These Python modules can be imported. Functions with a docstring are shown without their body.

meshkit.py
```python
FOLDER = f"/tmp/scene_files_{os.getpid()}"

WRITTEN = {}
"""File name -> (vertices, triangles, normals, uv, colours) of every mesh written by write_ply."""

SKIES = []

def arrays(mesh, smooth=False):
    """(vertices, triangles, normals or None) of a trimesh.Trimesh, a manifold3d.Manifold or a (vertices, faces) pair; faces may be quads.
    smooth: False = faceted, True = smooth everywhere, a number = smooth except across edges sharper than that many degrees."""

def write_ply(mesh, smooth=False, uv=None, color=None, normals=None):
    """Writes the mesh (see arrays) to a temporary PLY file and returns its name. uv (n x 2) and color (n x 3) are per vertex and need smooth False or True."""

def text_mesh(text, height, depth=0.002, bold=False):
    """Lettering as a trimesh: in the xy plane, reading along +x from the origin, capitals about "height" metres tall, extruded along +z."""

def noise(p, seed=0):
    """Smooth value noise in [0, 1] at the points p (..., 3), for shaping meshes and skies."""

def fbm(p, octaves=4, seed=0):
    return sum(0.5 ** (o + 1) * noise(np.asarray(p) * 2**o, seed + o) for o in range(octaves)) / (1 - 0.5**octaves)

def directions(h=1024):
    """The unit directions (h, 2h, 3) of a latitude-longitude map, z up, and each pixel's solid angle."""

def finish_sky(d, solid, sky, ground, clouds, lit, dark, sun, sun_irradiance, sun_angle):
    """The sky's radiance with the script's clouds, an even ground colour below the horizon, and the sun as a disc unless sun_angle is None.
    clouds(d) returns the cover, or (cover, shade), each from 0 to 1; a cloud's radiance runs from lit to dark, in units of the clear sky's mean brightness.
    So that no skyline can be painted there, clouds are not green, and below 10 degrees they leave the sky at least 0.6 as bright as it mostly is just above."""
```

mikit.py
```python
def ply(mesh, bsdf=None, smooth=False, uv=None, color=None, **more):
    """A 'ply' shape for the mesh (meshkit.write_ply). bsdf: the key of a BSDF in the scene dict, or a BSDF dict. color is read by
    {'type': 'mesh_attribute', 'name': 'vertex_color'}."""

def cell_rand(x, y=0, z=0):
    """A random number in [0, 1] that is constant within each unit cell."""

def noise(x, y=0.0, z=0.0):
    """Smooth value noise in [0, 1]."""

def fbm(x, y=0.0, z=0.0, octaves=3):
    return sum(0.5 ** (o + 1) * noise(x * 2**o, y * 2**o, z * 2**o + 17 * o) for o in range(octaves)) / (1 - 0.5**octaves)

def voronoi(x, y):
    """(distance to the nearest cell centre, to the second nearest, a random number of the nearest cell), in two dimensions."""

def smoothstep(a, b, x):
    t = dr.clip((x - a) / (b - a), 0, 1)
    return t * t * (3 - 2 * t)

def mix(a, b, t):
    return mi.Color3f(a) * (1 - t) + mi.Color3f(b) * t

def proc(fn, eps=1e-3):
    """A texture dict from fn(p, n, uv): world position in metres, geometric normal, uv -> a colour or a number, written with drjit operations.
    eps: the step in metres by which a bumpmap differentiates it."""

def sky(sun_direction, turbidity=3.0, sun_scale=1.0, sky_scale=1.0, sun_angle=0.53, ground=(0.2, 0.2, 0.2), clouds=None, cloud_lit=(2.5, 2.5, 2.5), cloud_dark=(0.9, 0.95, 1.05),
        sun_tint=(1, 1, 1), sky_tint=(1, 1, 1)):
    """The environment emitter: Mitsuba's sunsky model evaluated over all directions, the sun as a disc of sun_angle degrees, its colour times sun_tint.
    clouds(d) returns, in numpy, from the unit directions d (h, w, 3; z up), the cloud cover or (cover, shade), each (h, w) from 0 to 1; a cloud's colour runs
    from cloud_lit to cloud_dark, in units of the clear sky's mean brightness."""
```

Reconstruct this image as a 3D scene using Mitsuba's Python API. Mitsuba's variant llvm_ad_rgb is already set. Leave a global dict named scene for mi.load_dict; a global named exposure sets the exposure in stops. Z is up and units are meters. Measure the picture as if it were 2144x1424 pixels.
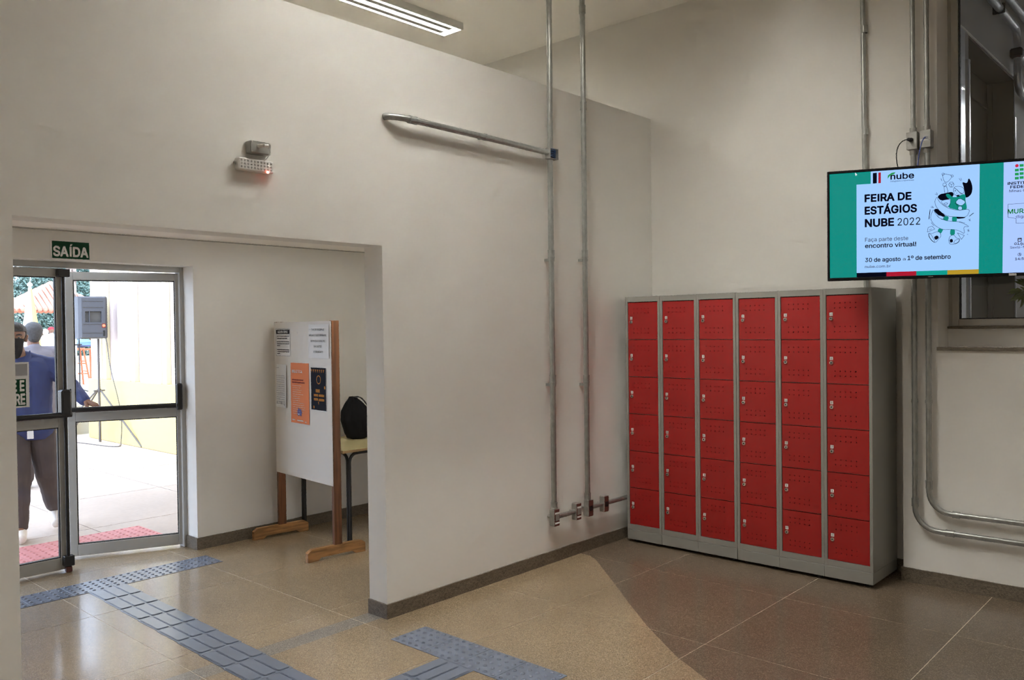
import math, random
import numpy as np, trimesh, mitsuba as mi, drjit as dr, mikit, meshkit, manifold3d as m3
from shapely.geometry import Polygon, box as sbox, Point, LineString
from shapely import affinity
from shapely.ops import unary_union
from mikit import noise, fbm, voronoi, smoothstep, mix, proc, cell_rand
random.seed(7); rng = np.random.default_rng(7)
T = mi.ScalarTransform4f
scene, labels = {}, {}
exposure = 1.25
PI = math.pi
# ------------------------------------------------------------------ camera, sky, lamps
CAM = np.array([-5.78124, -3.70196, 1.65]); YAW, PITCH, ROLL, FPX = math.radians(47.74527), math.radians(-0.86991), math.radians(-0.71465), 1738.23
fw = np.array([math.sin(YAW)*math.cos(PITCH), math.cos(YAW)*math.cos(PITCH), math.sin(PITCH)])
rt = np.array([math.cos(YAW), -math.sin(YAW), 0]); up0 = np.cross(rt, fw)
upv = -math.sin(ROLL)*rt + math.cos(ROLL)*up0
scene['camera'] = {'type': 'perspective', 'fov': 2*math.degrees(math.atan(1072/FPX)), 'fov_axis': 'x', 'near_clip': 0.05, 'far_clip': 300.0,
                   'to_world': T().look_at(origin=CAM.tolist(), target=(CAM+fw).tolist(), up=upv.tolist())}
SKY = 1.0
scene['sky'] = mikit.sky((0.3, 0.5, 0.8), turbidity=6.0, sun_scale=0.0, sky_scale=5.0, ground=(0.3, 0.28, 0.25),
                         clouds=lambda d: (np.ones(d.shape[:2]), 0.6*meshkit.fbm(d*3.0, 3)), cloud_lit=(2.9*SKY, 3.5*SKY, 4.5*SKY), cloud_dark=(2.2*SKY, 2.65*SKY, 3.4*SKY))
LAMP = np.array([1.0, 0.985, 0.935])
HALL_L, VEST_L, BACK_L, SCREEN = 22.0, 17.0, 9.0, 0.415

# ------------------------------------------------------------------ materials
def P(base, rough=0.5, metal=0.0, spec=0.5, **k):
    if not isinstance(base, dict): base = {'type': 'rgb', 'value': [float(x) for x in base]}
    return {'type': 'twosided', 'bsdf': {'type': 'principled', 'base_color': base, 'roughness': rough if isinstance(rough, dict) else float(rough), 'metallic': float(metal), 'specular': float(spec), **k}}
def D(c): return {'type': 'twosided', 'bsdf': {'type': 'diffuse', 'reflectance': {'type': 'rgb', 'value': [float(x) for x in c]}}}
def C3(a): return mi.Color3f(*[float(x) for x in a])
def tone(c, s, amp):
    c = C3(c)
    return proc(lambda p, n, uv: c*(1 - amp + 2*amp*fbm(p.x*s, p.y*s, p.z*s)))
def terrazzo(base, dark, light, stain):
    b, d, l = C3(base), C3(dark), C3(light)
    def fn(p, n, uv):
        f1, f2, r = voronoi(p.x*250, p.y*250)
        col = b*(0.88 + 0.24*noise(p.x*260, p.y*260))
        col = dr.select(r > 0.80, mi.Color3f(l), dr.select(r < 0.17, mi.Color3f(d), col))
        col = dr.lerp(b, col, 0.5)
        return col*(1 - stain + 2*stain*fbm(p.x*1.7 + 3, p.y*1.7))
    return proc(fn)
def polished(tex, s=1.0):
    """Polished terrazzo: a sharp sealed gloss over a hazy one."""
    def one(r): return {'type': 'principled', 'base_color': tex, 'roughness': r, 'specular': s}
    return {'type': 'twosided', 'bsdf': {'type': 'blendbsdf', 'weight': 0.5, 'a': one(0.13), 'b': one(0.48)}}
WALLC = (0.79, 0.772, 0.728)
scene['m_wall'] = P(tone(WALLC, 1.3, 0.02), 0.55, spec=0.25)
scene['m_ceil'] = P((0.92, 0.89, 0.83), 0.8, spec=0.1)
scene['m_ochre'] = polished(terrazzo((0.215, 0.158, 0.092), (0.065, 0.047, 0.03), (0.37, 0.30, 0.215), 0.24))
scene['m_greyterrazzo'] = polished(terrazzo((0.092, 0.066, 0.042), (0.028, 0.022, 0.017), (0.21, 0.165, 0.12), 0.14))
scene['m_band'] = P(terrazzo((0.17, 0.152, 0.13), (0.05, 0.045, 0.04), (0.32, 0.30, 0.27), 0.10), 0.25, spec=0.5)
scene['m_strip'] = P((0.50, 0.43, 0.34), 0.4)
def granite(p, n, uv):
    r = 0.5*cell_rand(p.x*190, p.y*190, p.z*190) + 0.5*noise(p.x*90, p.y*90, p.z*90)
    return C3((0.120, 0.097, 0.070))*(0.55 + 0.9*r)*(0.8 + 0.4*fbm(p.x*9, p.y*9, p.z*9))
scene['m_granite'] = P(proc(granite), 0.5)
scene['m_tactile'] = P(tone((0.115, 0.138, 0.185), 6, 0.10), 0.26, spec=0.6)
scene['m_tactile_red'] = P(tone((0.46, 0.17, 0.165), 6, 0.12), 0.6)
def galv(p, n, uv):
    s = fbm(p.x*60, p.y*60, p.z*30)
    return C3((0.34, 0.345, 0.325))*(0.75 + 0.5*s)
scene['m_galv'] = P(proc(galv), 0.34, metal=0.75)
scene['m_alubox'] = P(tone((0.31, 0.30, 0.275), 40, 0.2), 0.45, metal=0.5)
scene['m_grey_steel'] = P(tone((0.235, 0.23, 0.205), 3, 0.03), 0.45)
scene['m_red'] = P(tone((0.27, 0.010, 0.009), 3, 0.05), 0.42)
scene['m_dark'] = P((0.02, 0.02, 0.02), 0.6)
scene['m_black'] = P((0.012, 0.012, 0.013), 0.4)
scene['m_black_cloth'] = P((0.008, 0.008, 0.009), 0.9, spec=0.2, sheen=0.2)
scene['m_chrome'] = P((0.75, 0.73, 0.68), 0.22, metal=1.0)
scene['m_white'] = P((0.78, 0.77, 0.74), 0.5)
scene['m_paper'] = D((0.80, 0.80, 0.79))
scene['m_alu'] = P((0.41, 0.405, 0.385), 0.42, metal=0.05)
scene['m_window_alu'] = P((0.46, 0.44, 0.40), 0.35, metal=0.2)
scene['m_glass'] = {'type': 'thindielectric', 'int_ior': 1.5}
scene['m_green'] = P((0.006, 0.050, 0.022), 0.6, spec=0.2)
scene['m_maroon'] = P((0.10, 0.035, 0.028), 0.5)
scene['m_print'] = D((0.05, 0.05, 0.055))
scene['m_print_grey'] = D((0.35, 0.35, 0.36))
scene['m_orange'] = D((0.78, 0.27, 0.135))
scene['m_orange_dark'] = D((0.28, 0.07, 0.06))
scene['m_navy'] = D((0.028, 0.03, 0.04))
scene['m_gold'] = D((0.42, 0.19, 0.06))
scene['m_purple'] = D((0.15, 0.13, 0.32))
def woodfn(c, ax):
    a, b = C3(c), C3([x*0.55 for x in c])
    def fn(p, n, uv):
        q = {'z': (p.x, p.y, p.z), 'x': (p.z, p.y, p.x)}[ax]
        g = fbm(q[0]*70, q[1]*70, q[2]*3.0)
        return mix(a, b, smoothstep(0.35, 0.75, g))
    return proc(fn)
scene['m_wood_post'] = P(woodfn((0.155, 0.058, 0.020), 'z'), 0.42)
scene['m_wood_foot'] = P(woodfn((0.40, 0.20, 0.072), 'x'), 0.42)
scene['m_board'] = P((0.70, 0.665, 0.615), 0.5)
scene['m_tabletop'] = P(tone((0.42, 0.36, 0.19), 2, 0.03), 0.22)
scene['m_table_edge'] = P(woodfn((0.32, 0.20, 0.09), 'x'), 0.5)
scene['m_bluewire'] = P((0.02, 0.06, 0.16), 0.4)
scene['m_bluecable'] = P((0.05, 0.08, 0.30), 0.5)
scene['m_tvblack'] = P((0.006, 0.006, 0.007), 0.45, spec=0.2)
# outside
def concrete(p, n, uv):
    return C3((0.40, 0.335, 0.285))*(0.80 + 0.35*fbm(p.x*0.9, p.y*0.9, 2.0) + 0.06*noise(p.x*40, p.y*40))
scene['m_concrete'] = P(proc(concrete), 0.85, spec=0.2)
scene['m_cream'] = D((0.78, 0.72, 0.62)); scene['m_pinkwall'] = D((0.66, 0.55, 0.52)); scene['m_yellowwall'] = D((0.78, 0.60, 0.26)); scene['m_orangewall'] = D((0.72, 0.42, 0.07)); scene['m_pier'] = D((0.80, 0.74, 0.50))
def lawn(p, n, uv): return mix((0.42, 0.42, 0.30), (0.62, 0.56, 0.48), fbm(p.x*1.2, p.y*1.2))
scene['m_lawn'] = P(proc(lawn), 0.9, spec=0.1)
scene['m_leaf'] = {'type': 'twosided', 'bsdf': {'type': 'diffuse', 'reflectance': proc(lambda p, n, uv: mix((0.075, 0.13, 0.115), (0.24, 0.33, 0.28), cell_rand(p.x*6, p.y*6, p.z*6)))}}
scene['m_bark'] = P(proc(lambda p, n, uv: mix((0.50, 0.42, 0.38), (0.16, 0.12, 0.10), smoothstep(0.45, 0.6, fbm(p.x*14, p.y*14, p.z*5)))), 0.9)
scene['m_limewash'] = D((0.80, 0.78, 0.76))
scene['m_rooftile'] = P(tone((0.62, 0.33, 0.24), 4, 0.2), 0.8)
scene['m_terracotta'] = P((0.42, 0.11, 0.06), 0.8)
scene['m_speaker'] = P((0.075, 0.078, 0.092), 0.6); scene['m_speaker_side'] = P((0.07, 0.066, 0.062), 0.6); scene['m_pole'] = P((0.14, 0.125, 0.12), 0.45, metal=0.3)
scene['m_redled'] = {'type': 'twosided', 'bsdf': {'type': 'diffuse', 'reflectance': {'type': 'rgb', 'value': [0.6, 0.05, 0.03]}}}
scene['m_skin'] = P((0.19, 0.088, 0.052), 0.5); scene['m_skin_dark'] = P((0.20, 0.10, 0.07), 0.5); scene['m_hair'] = P((0.014, 0.012, 0.012), 0.6)
scene['m_greyhair'] = P(tone((0.055, 0.053, 0.055), 60, 0.3), 0.7); scene['m_mask'] = P((0.010, 0.010, 0.012), 0.85, spec=0.2)
def shirt(p, n, uv): return C3((0.026, 0.040, 0.135))*(0.75 + 0.5*fbm(p.x*9, p.y*9, p.z*5))
scene['m_shirt'] = P(proc(shirt), 0.75, sheen=0.3); scene['m_trousers'] = P(tone((0.062, 0.048, 0.048), 9, 0.25), 0.85)
scene['m_blazer'] = P(tone((0.16, 0.145, 0.165), 6, 0.1), 0.8); scene['m_shoe'] = P((0.72, 0.66, 0.60), 0.6); scene['m_whiteshirt'] = D((0.75, 0.76, 0.80)); scene['m_eye'] = P((0.30, 0.27, 0.25), 0.3)
scene['m_stool'] = P((0.50, 0.135, 0.055), 0.6); scene['m_paleyellow'] = D((0.80, 0.72, 0.22)); scene['m_redcloth'] = D((0.70, 0.05, 0.06)); scene['m_bluecloth'] = D((0.20, 0.32, 0.62))
# room behind the window
scene['m_satin'] = P((0.72, 0.74, 0.78), 0.27, metal=1.0)
scene['m_backwall'] = P((0.42, 0.41, 0.39), 0.7); scene['m_brownwall'] = P((0.16, 0.15, 0.125), 0.6); scene['m_plant'] = P((0.16, 0.19, 0.045), 0.5)

# ------------------------------------------------------------------ helpers
def numbered(k):
    def taken(q): return q in scene or q in labels or any(s.startswith(q + '__') for s in scene)
    if not taken(k): return k
    i = 1
    while taken('%s_%03d' % (k, i)): i += 1
    return '%s_%03d' % (k, i)
COUNT = {}
def fast_number(k):
    n = COUNT.get(k, 0); COUNT[k] = n + 1
    return k if n == 0 else '%s_%03d' % (k, n)
def obj(name, mesh, mat, parent=None, smooth=False, label=None, cat=None, group=None, kind=None, **more):
    key = fast_number(parent + '__' + name if parent else name)
    scene[key] = mikit.ply(mesh, mat, smooth, **more) if not (isinstance(mesh, dict)) else mesh
    d = {a: b for a, b in (('label', label), ('category', cat), ('group', group), ('kind', kind)) if b}
    if d: labels[key] = d
    return key
def thing(name, label=None, cat=None, group=None, kind=None):
    key = fast_number(name)
    labels[key] = {a: b for a, b in (('label', label), ('category', cat), ('group', group), ('kind', kind)) if b}
    return key
def struct(name, mesh, mat, parent=None, smooth=False):
    return obj(name, mesh, mat, parent, smooth, kind=None if parent else 'structure')
cat_ = trimesh.util.concatenate
def cbox(x0, x1, y0, y1, z0, z1, b=0.0):
    """A box, its edges chamfered by b."""
    if b <= 0:
        m = trimesh.creation.box((x1-x0, y1-y0, z1-z0)); m.apply_translation(((x0+x1)/2, (y0+y1)/2, (z0+z1)/2)); return m
    pts = []
    for sx in (0, 1):
        for sy in (0, 1):
            for sz in (0, 1):
                c = np.array([(x0, x1)[sx], (y0, y1)[sy], (z0, z1)[sz]]); s = np.array([1-2*sx, 1-2*sy, 1-2*sz])*b
                for a in range(3):
                    q = c + s; q[a] = c[a]; pts.append(q)
    return trimesh.convex.convex_hull(np.array(pts))
def cyl(p0, p1, r, n=16, r2=None):
    return tube([p0, p1], r if r2 is None else [r, r2], n)
def tube(pts, r, n=12, caps=True):
    p = np.asarray(pts, float); k = len(p); r = np.broadcast_to(np.asarray(r, float), (k,))
    t = np.gradient(p, axis=0) if k > 2 else np.repeat([p[1]-p[0]], 2, 0)
    t = t/np.linalg.norm(t, axis=1, keepdims=True)
    a = np.cross(t[0], [0, 0, 1.0] if abs(t[0][2]) < 0.9 else [1.0, 0, 0]); a /= np.linalg.norm(a)
    V = []
    ang = np.arange(n)*2*PI/n
    for i in range(k):
        a = a - t[i]*np.dot(a, t[i]); a /= np.linalg.norm(a); b = np.cross(t[i], a)
        V.append(p[i] + r[i]*(np.cos(ang)[:, None]*a + np.sin(ang)[:, None]*b))
    V = np.vstack(V); F = []
    for i in range(k-1):
        for j in range(n):
            q = (i*n+j, i*n+(j+1) % n, (i+1)*n+(j+1) % n, (i+1)*n+j); F += [(q[0], q[1], q[2]), (q[0], q[2], q[3])]
    if caps:
        c0, c1 = len(V), len(V)+1; V = np.vstack([V, p[:1], p[-1:]])
        for j in range(n): F += [(c0, (j+1) % n, j), (c1, (k-1)*n+j, (k-1)*n+(j+1) % n)]
    return trimesh.Trimesh(V, np.array(F), process=False)
def bezier(ps, n=12):
    ps = np.asarray(ps, float); t = np.linspace(0, 1, n)[:, None]
    while len(ps) > 1 and ps.ndim == 2: ps = ps[None].repeat(n, 0)
    while ps.shape[1] > 1: ps = ps[:, :-1]*(1-t[:, None]) + ps[:, 1:]*t[:, None]
    return ps[:, 0]
def arcpts(c, u, v, r, a0, a1, n=9):
    c, u, v = map(np.asarray, (c, u, v)); return [c + r*(math.cos(a)*u + math.sin(a)*v) for a in np.linspace(a0, a1, n)]
def prism(poly, d):
    gs = getattr(poly, 'geoms', [poly])
    return cat_([trimesh.creation.extrude_polygon(g, d, engine='earcut') for g in gs if g.area > 1e-9])
def orient(mesh, origin, ex, ey, ez=None):
    """Places a mesh modelled in xy (thickness along z) with its axes along ex, ey, ez."""
    ex, ey = np.asarray(ex, float), np.asarray(ey, float); ez = np.cross(ex, ey) if ez is None else np.asarray(ez, float)
    M = np.eye(4); M[:3, 0], M[:3, 1], M[:3, 2], M[:3, 3] = ex, ey, ez, origin
    m = mesh.copy(); m.apply_transform(M); return m
def loc(mesh, origin, rz=0.0):
    m = mesh.copy(); m.apply_transform(trimesh.transformations.rotation_matrix(rz, [0, 0, 1])); m.apply_translation(origin); return m
def lathe(prof, n=20):
    return trimesh.creation.revolve(np.array(prof, float), sections=n)
def fatten(m, w, depth):
    # the lettering's outline, widened by w
    f = np.abs(m.face_normals[:, 2]) > 0.9; v = m.vertices; up_ = f & (m.triangles_center[:, 2] < depth*0.5)
    p = unary_union([Polygon(v[t][:, :2]).buffer(1e-5) for t in m.faces[up_]]).buffer(w, join_style=2).simplify(w*0.15)
    return prism(p, depth)
def text_w(s, height, bold, width=None, depth=0.0006, fat=0.0):
    """Lettering with its left end at x = 0, as wide as width; the capital I is a plain stem."""
    parts, x, run = [], 0.0, ''
    def flush():
        nonlocal x, run
        lead = len(run) - len(run.lstrip()); x += 0.30*height*lead; body = run.strip()
        if body:
            m = meshkit.text_mesh(body, height, depth, bold)
            if fat: m = fatten(m, fat*height, depth)
            m.apply_translation([x - m.bounds[0][0], 0, 0]); x = m.bounds[1][0]; parts.append(m)
        x += 0.30*height*(len(run.rstrip()) < len(run))*(len(run)-len(run.rstrip())) if body else 0.0
        run = ''
    st = height*((0.19 if bold else 0.11) + 2*fat)
    for ch in s:
        if ch not in 'IÍ': run += ch; continue
        had = run.strip() != '' and not run.endswith(' '); flush(); x += height*0.13*(had or bool(parts))
        p = sbox(x, -fat*height, x+st, height*(1+fat))
        if ch == 'Í': p = p.union(Polygon([(x+st*0.1, height*1.10), (x+st*0.75, height*1.10), (x+st*1.5, height*1.32), (x+st*0.55, height*1.32)]))
        parts.append(prism(p, depth)); x += st + height*0.13
    flush()
    m = cat_(parts)
    if width: m.apply_scale([width/(m.bounds[1][0]-m.bounds[0][0]), 1, 1])
    m.apply_translation([-m.bounds[0][0], 0, 0]); return m

# ------------------------------------------------------------------ the shell
CEIL = 4.18
opening = sbox(-4.662, -0.1, -2.790, 2.122)
wp = sbox(-9.2, 0, 0.0, 3.327).difference(opening)
w = orient(prism(wp, 0.16), (0, 0.16, 0), (1, 0, 0), (0, 0, 1))
struct('wall_front', w, 'm_wall')
struct('wall_right', cbox(0.0, 0.25, -1.985, 2.27, 0, CEIL), 'm_wall')
wq = sbox(-9.0, 0, -1.985, CEIL).difference(sbox(-4.6, 1.495, -2.195, 3.75))     # in (y, z)
struct('wall_window', orient(prism(wq, 0.34), (-0.19, 0, 0), (0, 1, 0), (0, 0, 1), (1, 0, 0)), 'm_wall')
struct('wall_window_niche', cbox(0.035, 0.15, -4.6, -2.195, 1.495, 1.607), 'm_wall')
wb = sbox(-9.2, 0, 0.25, CEIL).difference(sbox(-4.55, -0.1, -2.765, 2.140))
struct('wall_back', orient(prism(wb, 0.25), (0, 2.52, 0), (1, 0, 0), (0, 0, 1)), 'm_wall')
struct('wall_left', cbox(-9.4, -9.2, -9.0, 2.52, 0, CEIL), 'm_wall')
struct('wall_rear', cbox(-9.4, 0.15, -9.2, -9.0, 0, CEIL), 'm_wall')
struct('wall_vestibule_right', cbox(-0.66, -0.5, 0.16, 2.27, 0, 2.36), 'm_wall')
struct('wall_vestibule_left', cbox(-5.0, -4.85, 0.16, 2.27, 0, 2.36), 'm_wall')
struct('ceiling', cbox(-9.4, 0.25, -9.2, 2.52, CEIL, CEIL+0.15), 'm_ceil')
struct('ceiling_vestibule', cbox(-5.0, -0.5, 0.16, 2.27, 2.34, 2.42), 'm_ceil')
struct('trim_1', cbox(-5.0, -0.66, 2.260, 2.27, 2.331, 2.34, 0.002), 'm_window_alu')
# baseboards, proud of the wall, with an uneven painted top edge
def baseboard(name, p0, p1, nrm, h=0.083, t=0.012):
    p0, p1 = np.array(p0, float), np.array(p1, float); L = np.linalg.norm(p1-p0); ex = (p1-p0)/L
    n = max(2, int(L/0.05)); xs = np.linspace(0, L, n)
    hs = h + 0.004*(meshkit.noise(np.stack([xs*9, xs*0+p0[0], xs*0+p0[1]], -1)) - 0.5)
    poly = Polygon([(0, 0)] + [(L, 0)] + [(x, z) for x, z in zip(xs[::-1], hs[::-1])])
    return struct(name, orient(prism(poly, t), (p0[0], p0[1], 0), (ex[0], ex[1], 0), (0, 0, 1), (nrm[0], nrm[1], 0)), 'm_granite')
baseboard('baseboard_front', (-2.802, 0), (0, 0), (0, -1))
baseboard('baseboard_jamb', (-2.790, 0.16), (-2.790, -0.012), (-1, 0))
baseboard('baseboard_front_left', (-9.2, 0), (-4.662, 0), (0, -1))
baseboard('baseboard_right', (0, -1.985), (0, 0), (-1, 0))
baseboard('baseboard_window', (-0.19, -9), (-0.19, -1.985), (-1, 0), h=0.087)
baseboard('baseboard_pillar_side', (-0.20, -1.985), (0, -1.985), (0, 1), h=0.087)
baseboard('baseboard_vestibule', (-2.765, 2.27), (-0.66, 2.27), (0, -1), h=0.088)
baseboard('baseboard_reveal', (-2.765, 2.44), (-2.765, 2.258), (-1, 0), h=0.088)

# ------------------------------------------------------------------ the floor: terrazzo panels between dividing strips
floor = struct('floor', cbox(-9.3, 0.1, -9.1, 2.82, -0.12, -0.0008), 'm_strip')
XS = [-1.009 - 0.956*k for k in range(9)]; XS = [-0.0] + XS
YS = [2.82, 2.31, 1.345, 0.375, -0.621, -1.555, -2.49] + [-2.49 - 0.95*k for k in range(1, 7)]
arc = [(-1.009, -0.10), (-1.068, -0.195), (-1.44, -0.62), (-1.69, -0.90), (-1.94, -1.19), (-2.20, -1.53), (-2.37, -1.82), (-2.45, -2.15), (-2.47, -2.5), (-2.42, -3.0), (-2.2, -3.6)]
grey_zone = unary_union([sbox(-1.009, -3.6, 0.05, 0.02), Polygon(arc + [(-0.5, -3.6), (-0.5, -0.10)])])
band = sbox(-4.662, 0.035, -2.79, 0.165)
g2 = 0.0025
for i in range(len(XS)-1):
    for j in range(len(YS)-1):
        cell = sbox(XS[i+1]+g2, YS[j+1]+g2, XS[i]-g2, YS[j]-g2)
        if cell.bounds[0] < -8.0: continue
        for poly, mat in ((cell.difference(grey_zone).difference(band), 'm_ochre'), (cell.intersection(grey_zone), 'm_greyterrazzo'), (cell.intersection(band), 'm_band')):
            for g in getattr(poly, 'geoms', [poly]):
                if g.geom_type == 'Polygon' and g.area > 1e-4:
                    m = prism(g, 0.01); m.apply_translation([0, 0, -0.01]); obj('terrazzo_panel', m, mat, floor)
# tactile paving stuck on the floor: warning tiles with domes, guiding tiles with bars
def dome_tile(n=5, s=0.25, bot=True):
    ms = [cbox(-s/2+0.001, s/2-0.001, -s/2+0.001, s/2-0.001, 0, 0.003, 0.001)]
    d = lathe([(0, 0.0052), (0.006, 0.0048), (0.0095, 0.003), (0.0115, 0.0)], 10)
    for i in range(n):
        for j in range(n):
            q = d.copy(); q.apply_translation(((i-(n-1)/2)*s/n, (j-(n-1)/2)*s/n, 0.003)); ms.append(q)
    return cat_(ms)
def bar_tile(s=0.25, wd=0.235):
    """Bars run along y."""
    ms = [cbox(-wd/2, wd/2, -s/2+0.001, s/2-0.001, 0, 0.003, 0.001)]
    for x in (-0.077, 0.0, 0.077):
        b = sbox(x-0.0345, -s/2+0.012, x+0.0345, s/2-0.006).buffer(-0.014).buffer(0.014, quad_segs=4)
        t = b.buffer(-0.004)
        lo = prism(b, 0.0025); up_ = prism(t, 0.0042)
        lo.apply_translation((0, 0, 0.003)); up_.apply_translation((0, 0, 0.003)); ms += [lo, up_]
    return cat_(ms)
DOME, BAR = mikit.ply(dome_tile(), 'm_tactile'), mikit.ply(bar_tile(), 'm_tactile')
REDD = mikit.ply(dome_tile(4), 'm_tactile_red')
def tile(d, name, x, y, rz=0, parent=floor, z=0.0):
    return obj(name, {**d, 'to_world': T().translate([x, y, z]).rotate([0, 0, 1], rz)}, None, parent)
for k in range(6): tile(DOME, 'warning_tile', -2.93 - 0.25*k, 1.945)
for k in range(17): tile(BAR, 'guiding_tile', -3.605 - 0.006*k, 1.694 - 0.2505*k)
for k in range(4): tile(DOME, 'warning_tile', -2.858, -0.385 - 0.2505*k)
for k in range(8): tile(BAR, 'guiding_tile', -3.108 - 0.25*k, -0.765, 90)

# ------------------------------------------------------------------ fluorescent fixtures on the ceiling
def fixture(x0, x1, y0, y1, z0, z1, L, label, group, louver=0):
    t = thing('ceiling_light', label, 'ceiling light', group)
    wd = y1-y0; b = 0.012
    hous = cat_([cbox(x0, x1, y0, y0+b, z0, z1), cbox(x0, x1, y1-b, y1, z0, z1), cbox(x0, x0+b, y0+b, y1-b, z0, z1), cbox(x1-b, x1, y0+b, y1-b, z0, z1), cbox(x0, x1, y0, y1, z1-0.012, z1)])
    obj('housing', hous, 'm_white', t)
    ys = [(y0+b, y0+0.2*wd), (y0+0.36*wd, y0+0.64*wd), (y0+0.80*wd, y1-b)]
    strips = cat_([orient(prism(sbox(x0+b, a, x1-b, c), 0.004), (0, 0, z0+0.014), (1, 0, 0), (0, 1, 0)) for a, c in ys] + [orient(prism(sbox(x1-b-0.07, y0+b, x1-b, y1-b), 0.004), (0, 0, z0+0.0135), (1, 0, 0), (0, 1, 0)), orient(prism(sbox(x0+b, y0+b, x0+b+0.07, y1-b), 0.004), (0, 0, z0+0.0135), (1, 0, 0), (0, 1, 0))])
    obj('diffuser', strips, 'm_white', t, emitter={'type': 'area', 'radiance': {'type': 'rgb', 'value': (LAMP*L).tolist()}})
    for a, c in ((y0+0.205*wd, y0+0.355*wd), (y0+0.645*wd, y0+0.795*wd)):
        obj('baffle', cbox(x0+b+0.07, x1-b-0.07, a-0.006, c+0.006, z0-0.001, z0+0.012, 0.002), 'm_alubox', t)
    if louver:
        for k in range(5): obj('louver_blade', cbox(x0, x1, y0+0.003+k*(wd-0.006)/4-0.0015, y0+0.003+k*(wd-0.006)/4+0.0015, z0-0.030, z0-0.0005), 'm_white', t)
fixture(-2.145, -0.905, 1.23, 1.462, CEIL-0.058, CEIL, HALL_L*0.85, 'long white fluorescent ceiling light above the partition wall', None)
for x, y, q, lv_ in ((-1.95, -1.25, 1.4, 1), (-3.30, -1.25, 1.6, 1), (-2.85, -0.85, 1.75, 0), (-3.0, -3.6, 0.5, 0), (-6.4, -3.6, 0.3, 0), (-5.1, 1.35, 0.25, 0), (-3.0, -5.9, 0.4, 0), (-6.4, -5.9, 0.4, 0)):
    fixture(x-0.62, x+0.62, y-0.116, y+0.116, CEIL-0.058, CEIL, HALL_L*q, 'white fluorescent ceiling light of the hall', 'fluorescent lights of the hall', lv_)
t = thing('vestibule_light', 'small square ceiling lamp of the entrance passage', 'ceiling light')
obj('frame', cbox(-2.4, -2.0, 0.75, 1.15, 2.318, 2.34, 0.004), 'm_white', t)
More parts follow.
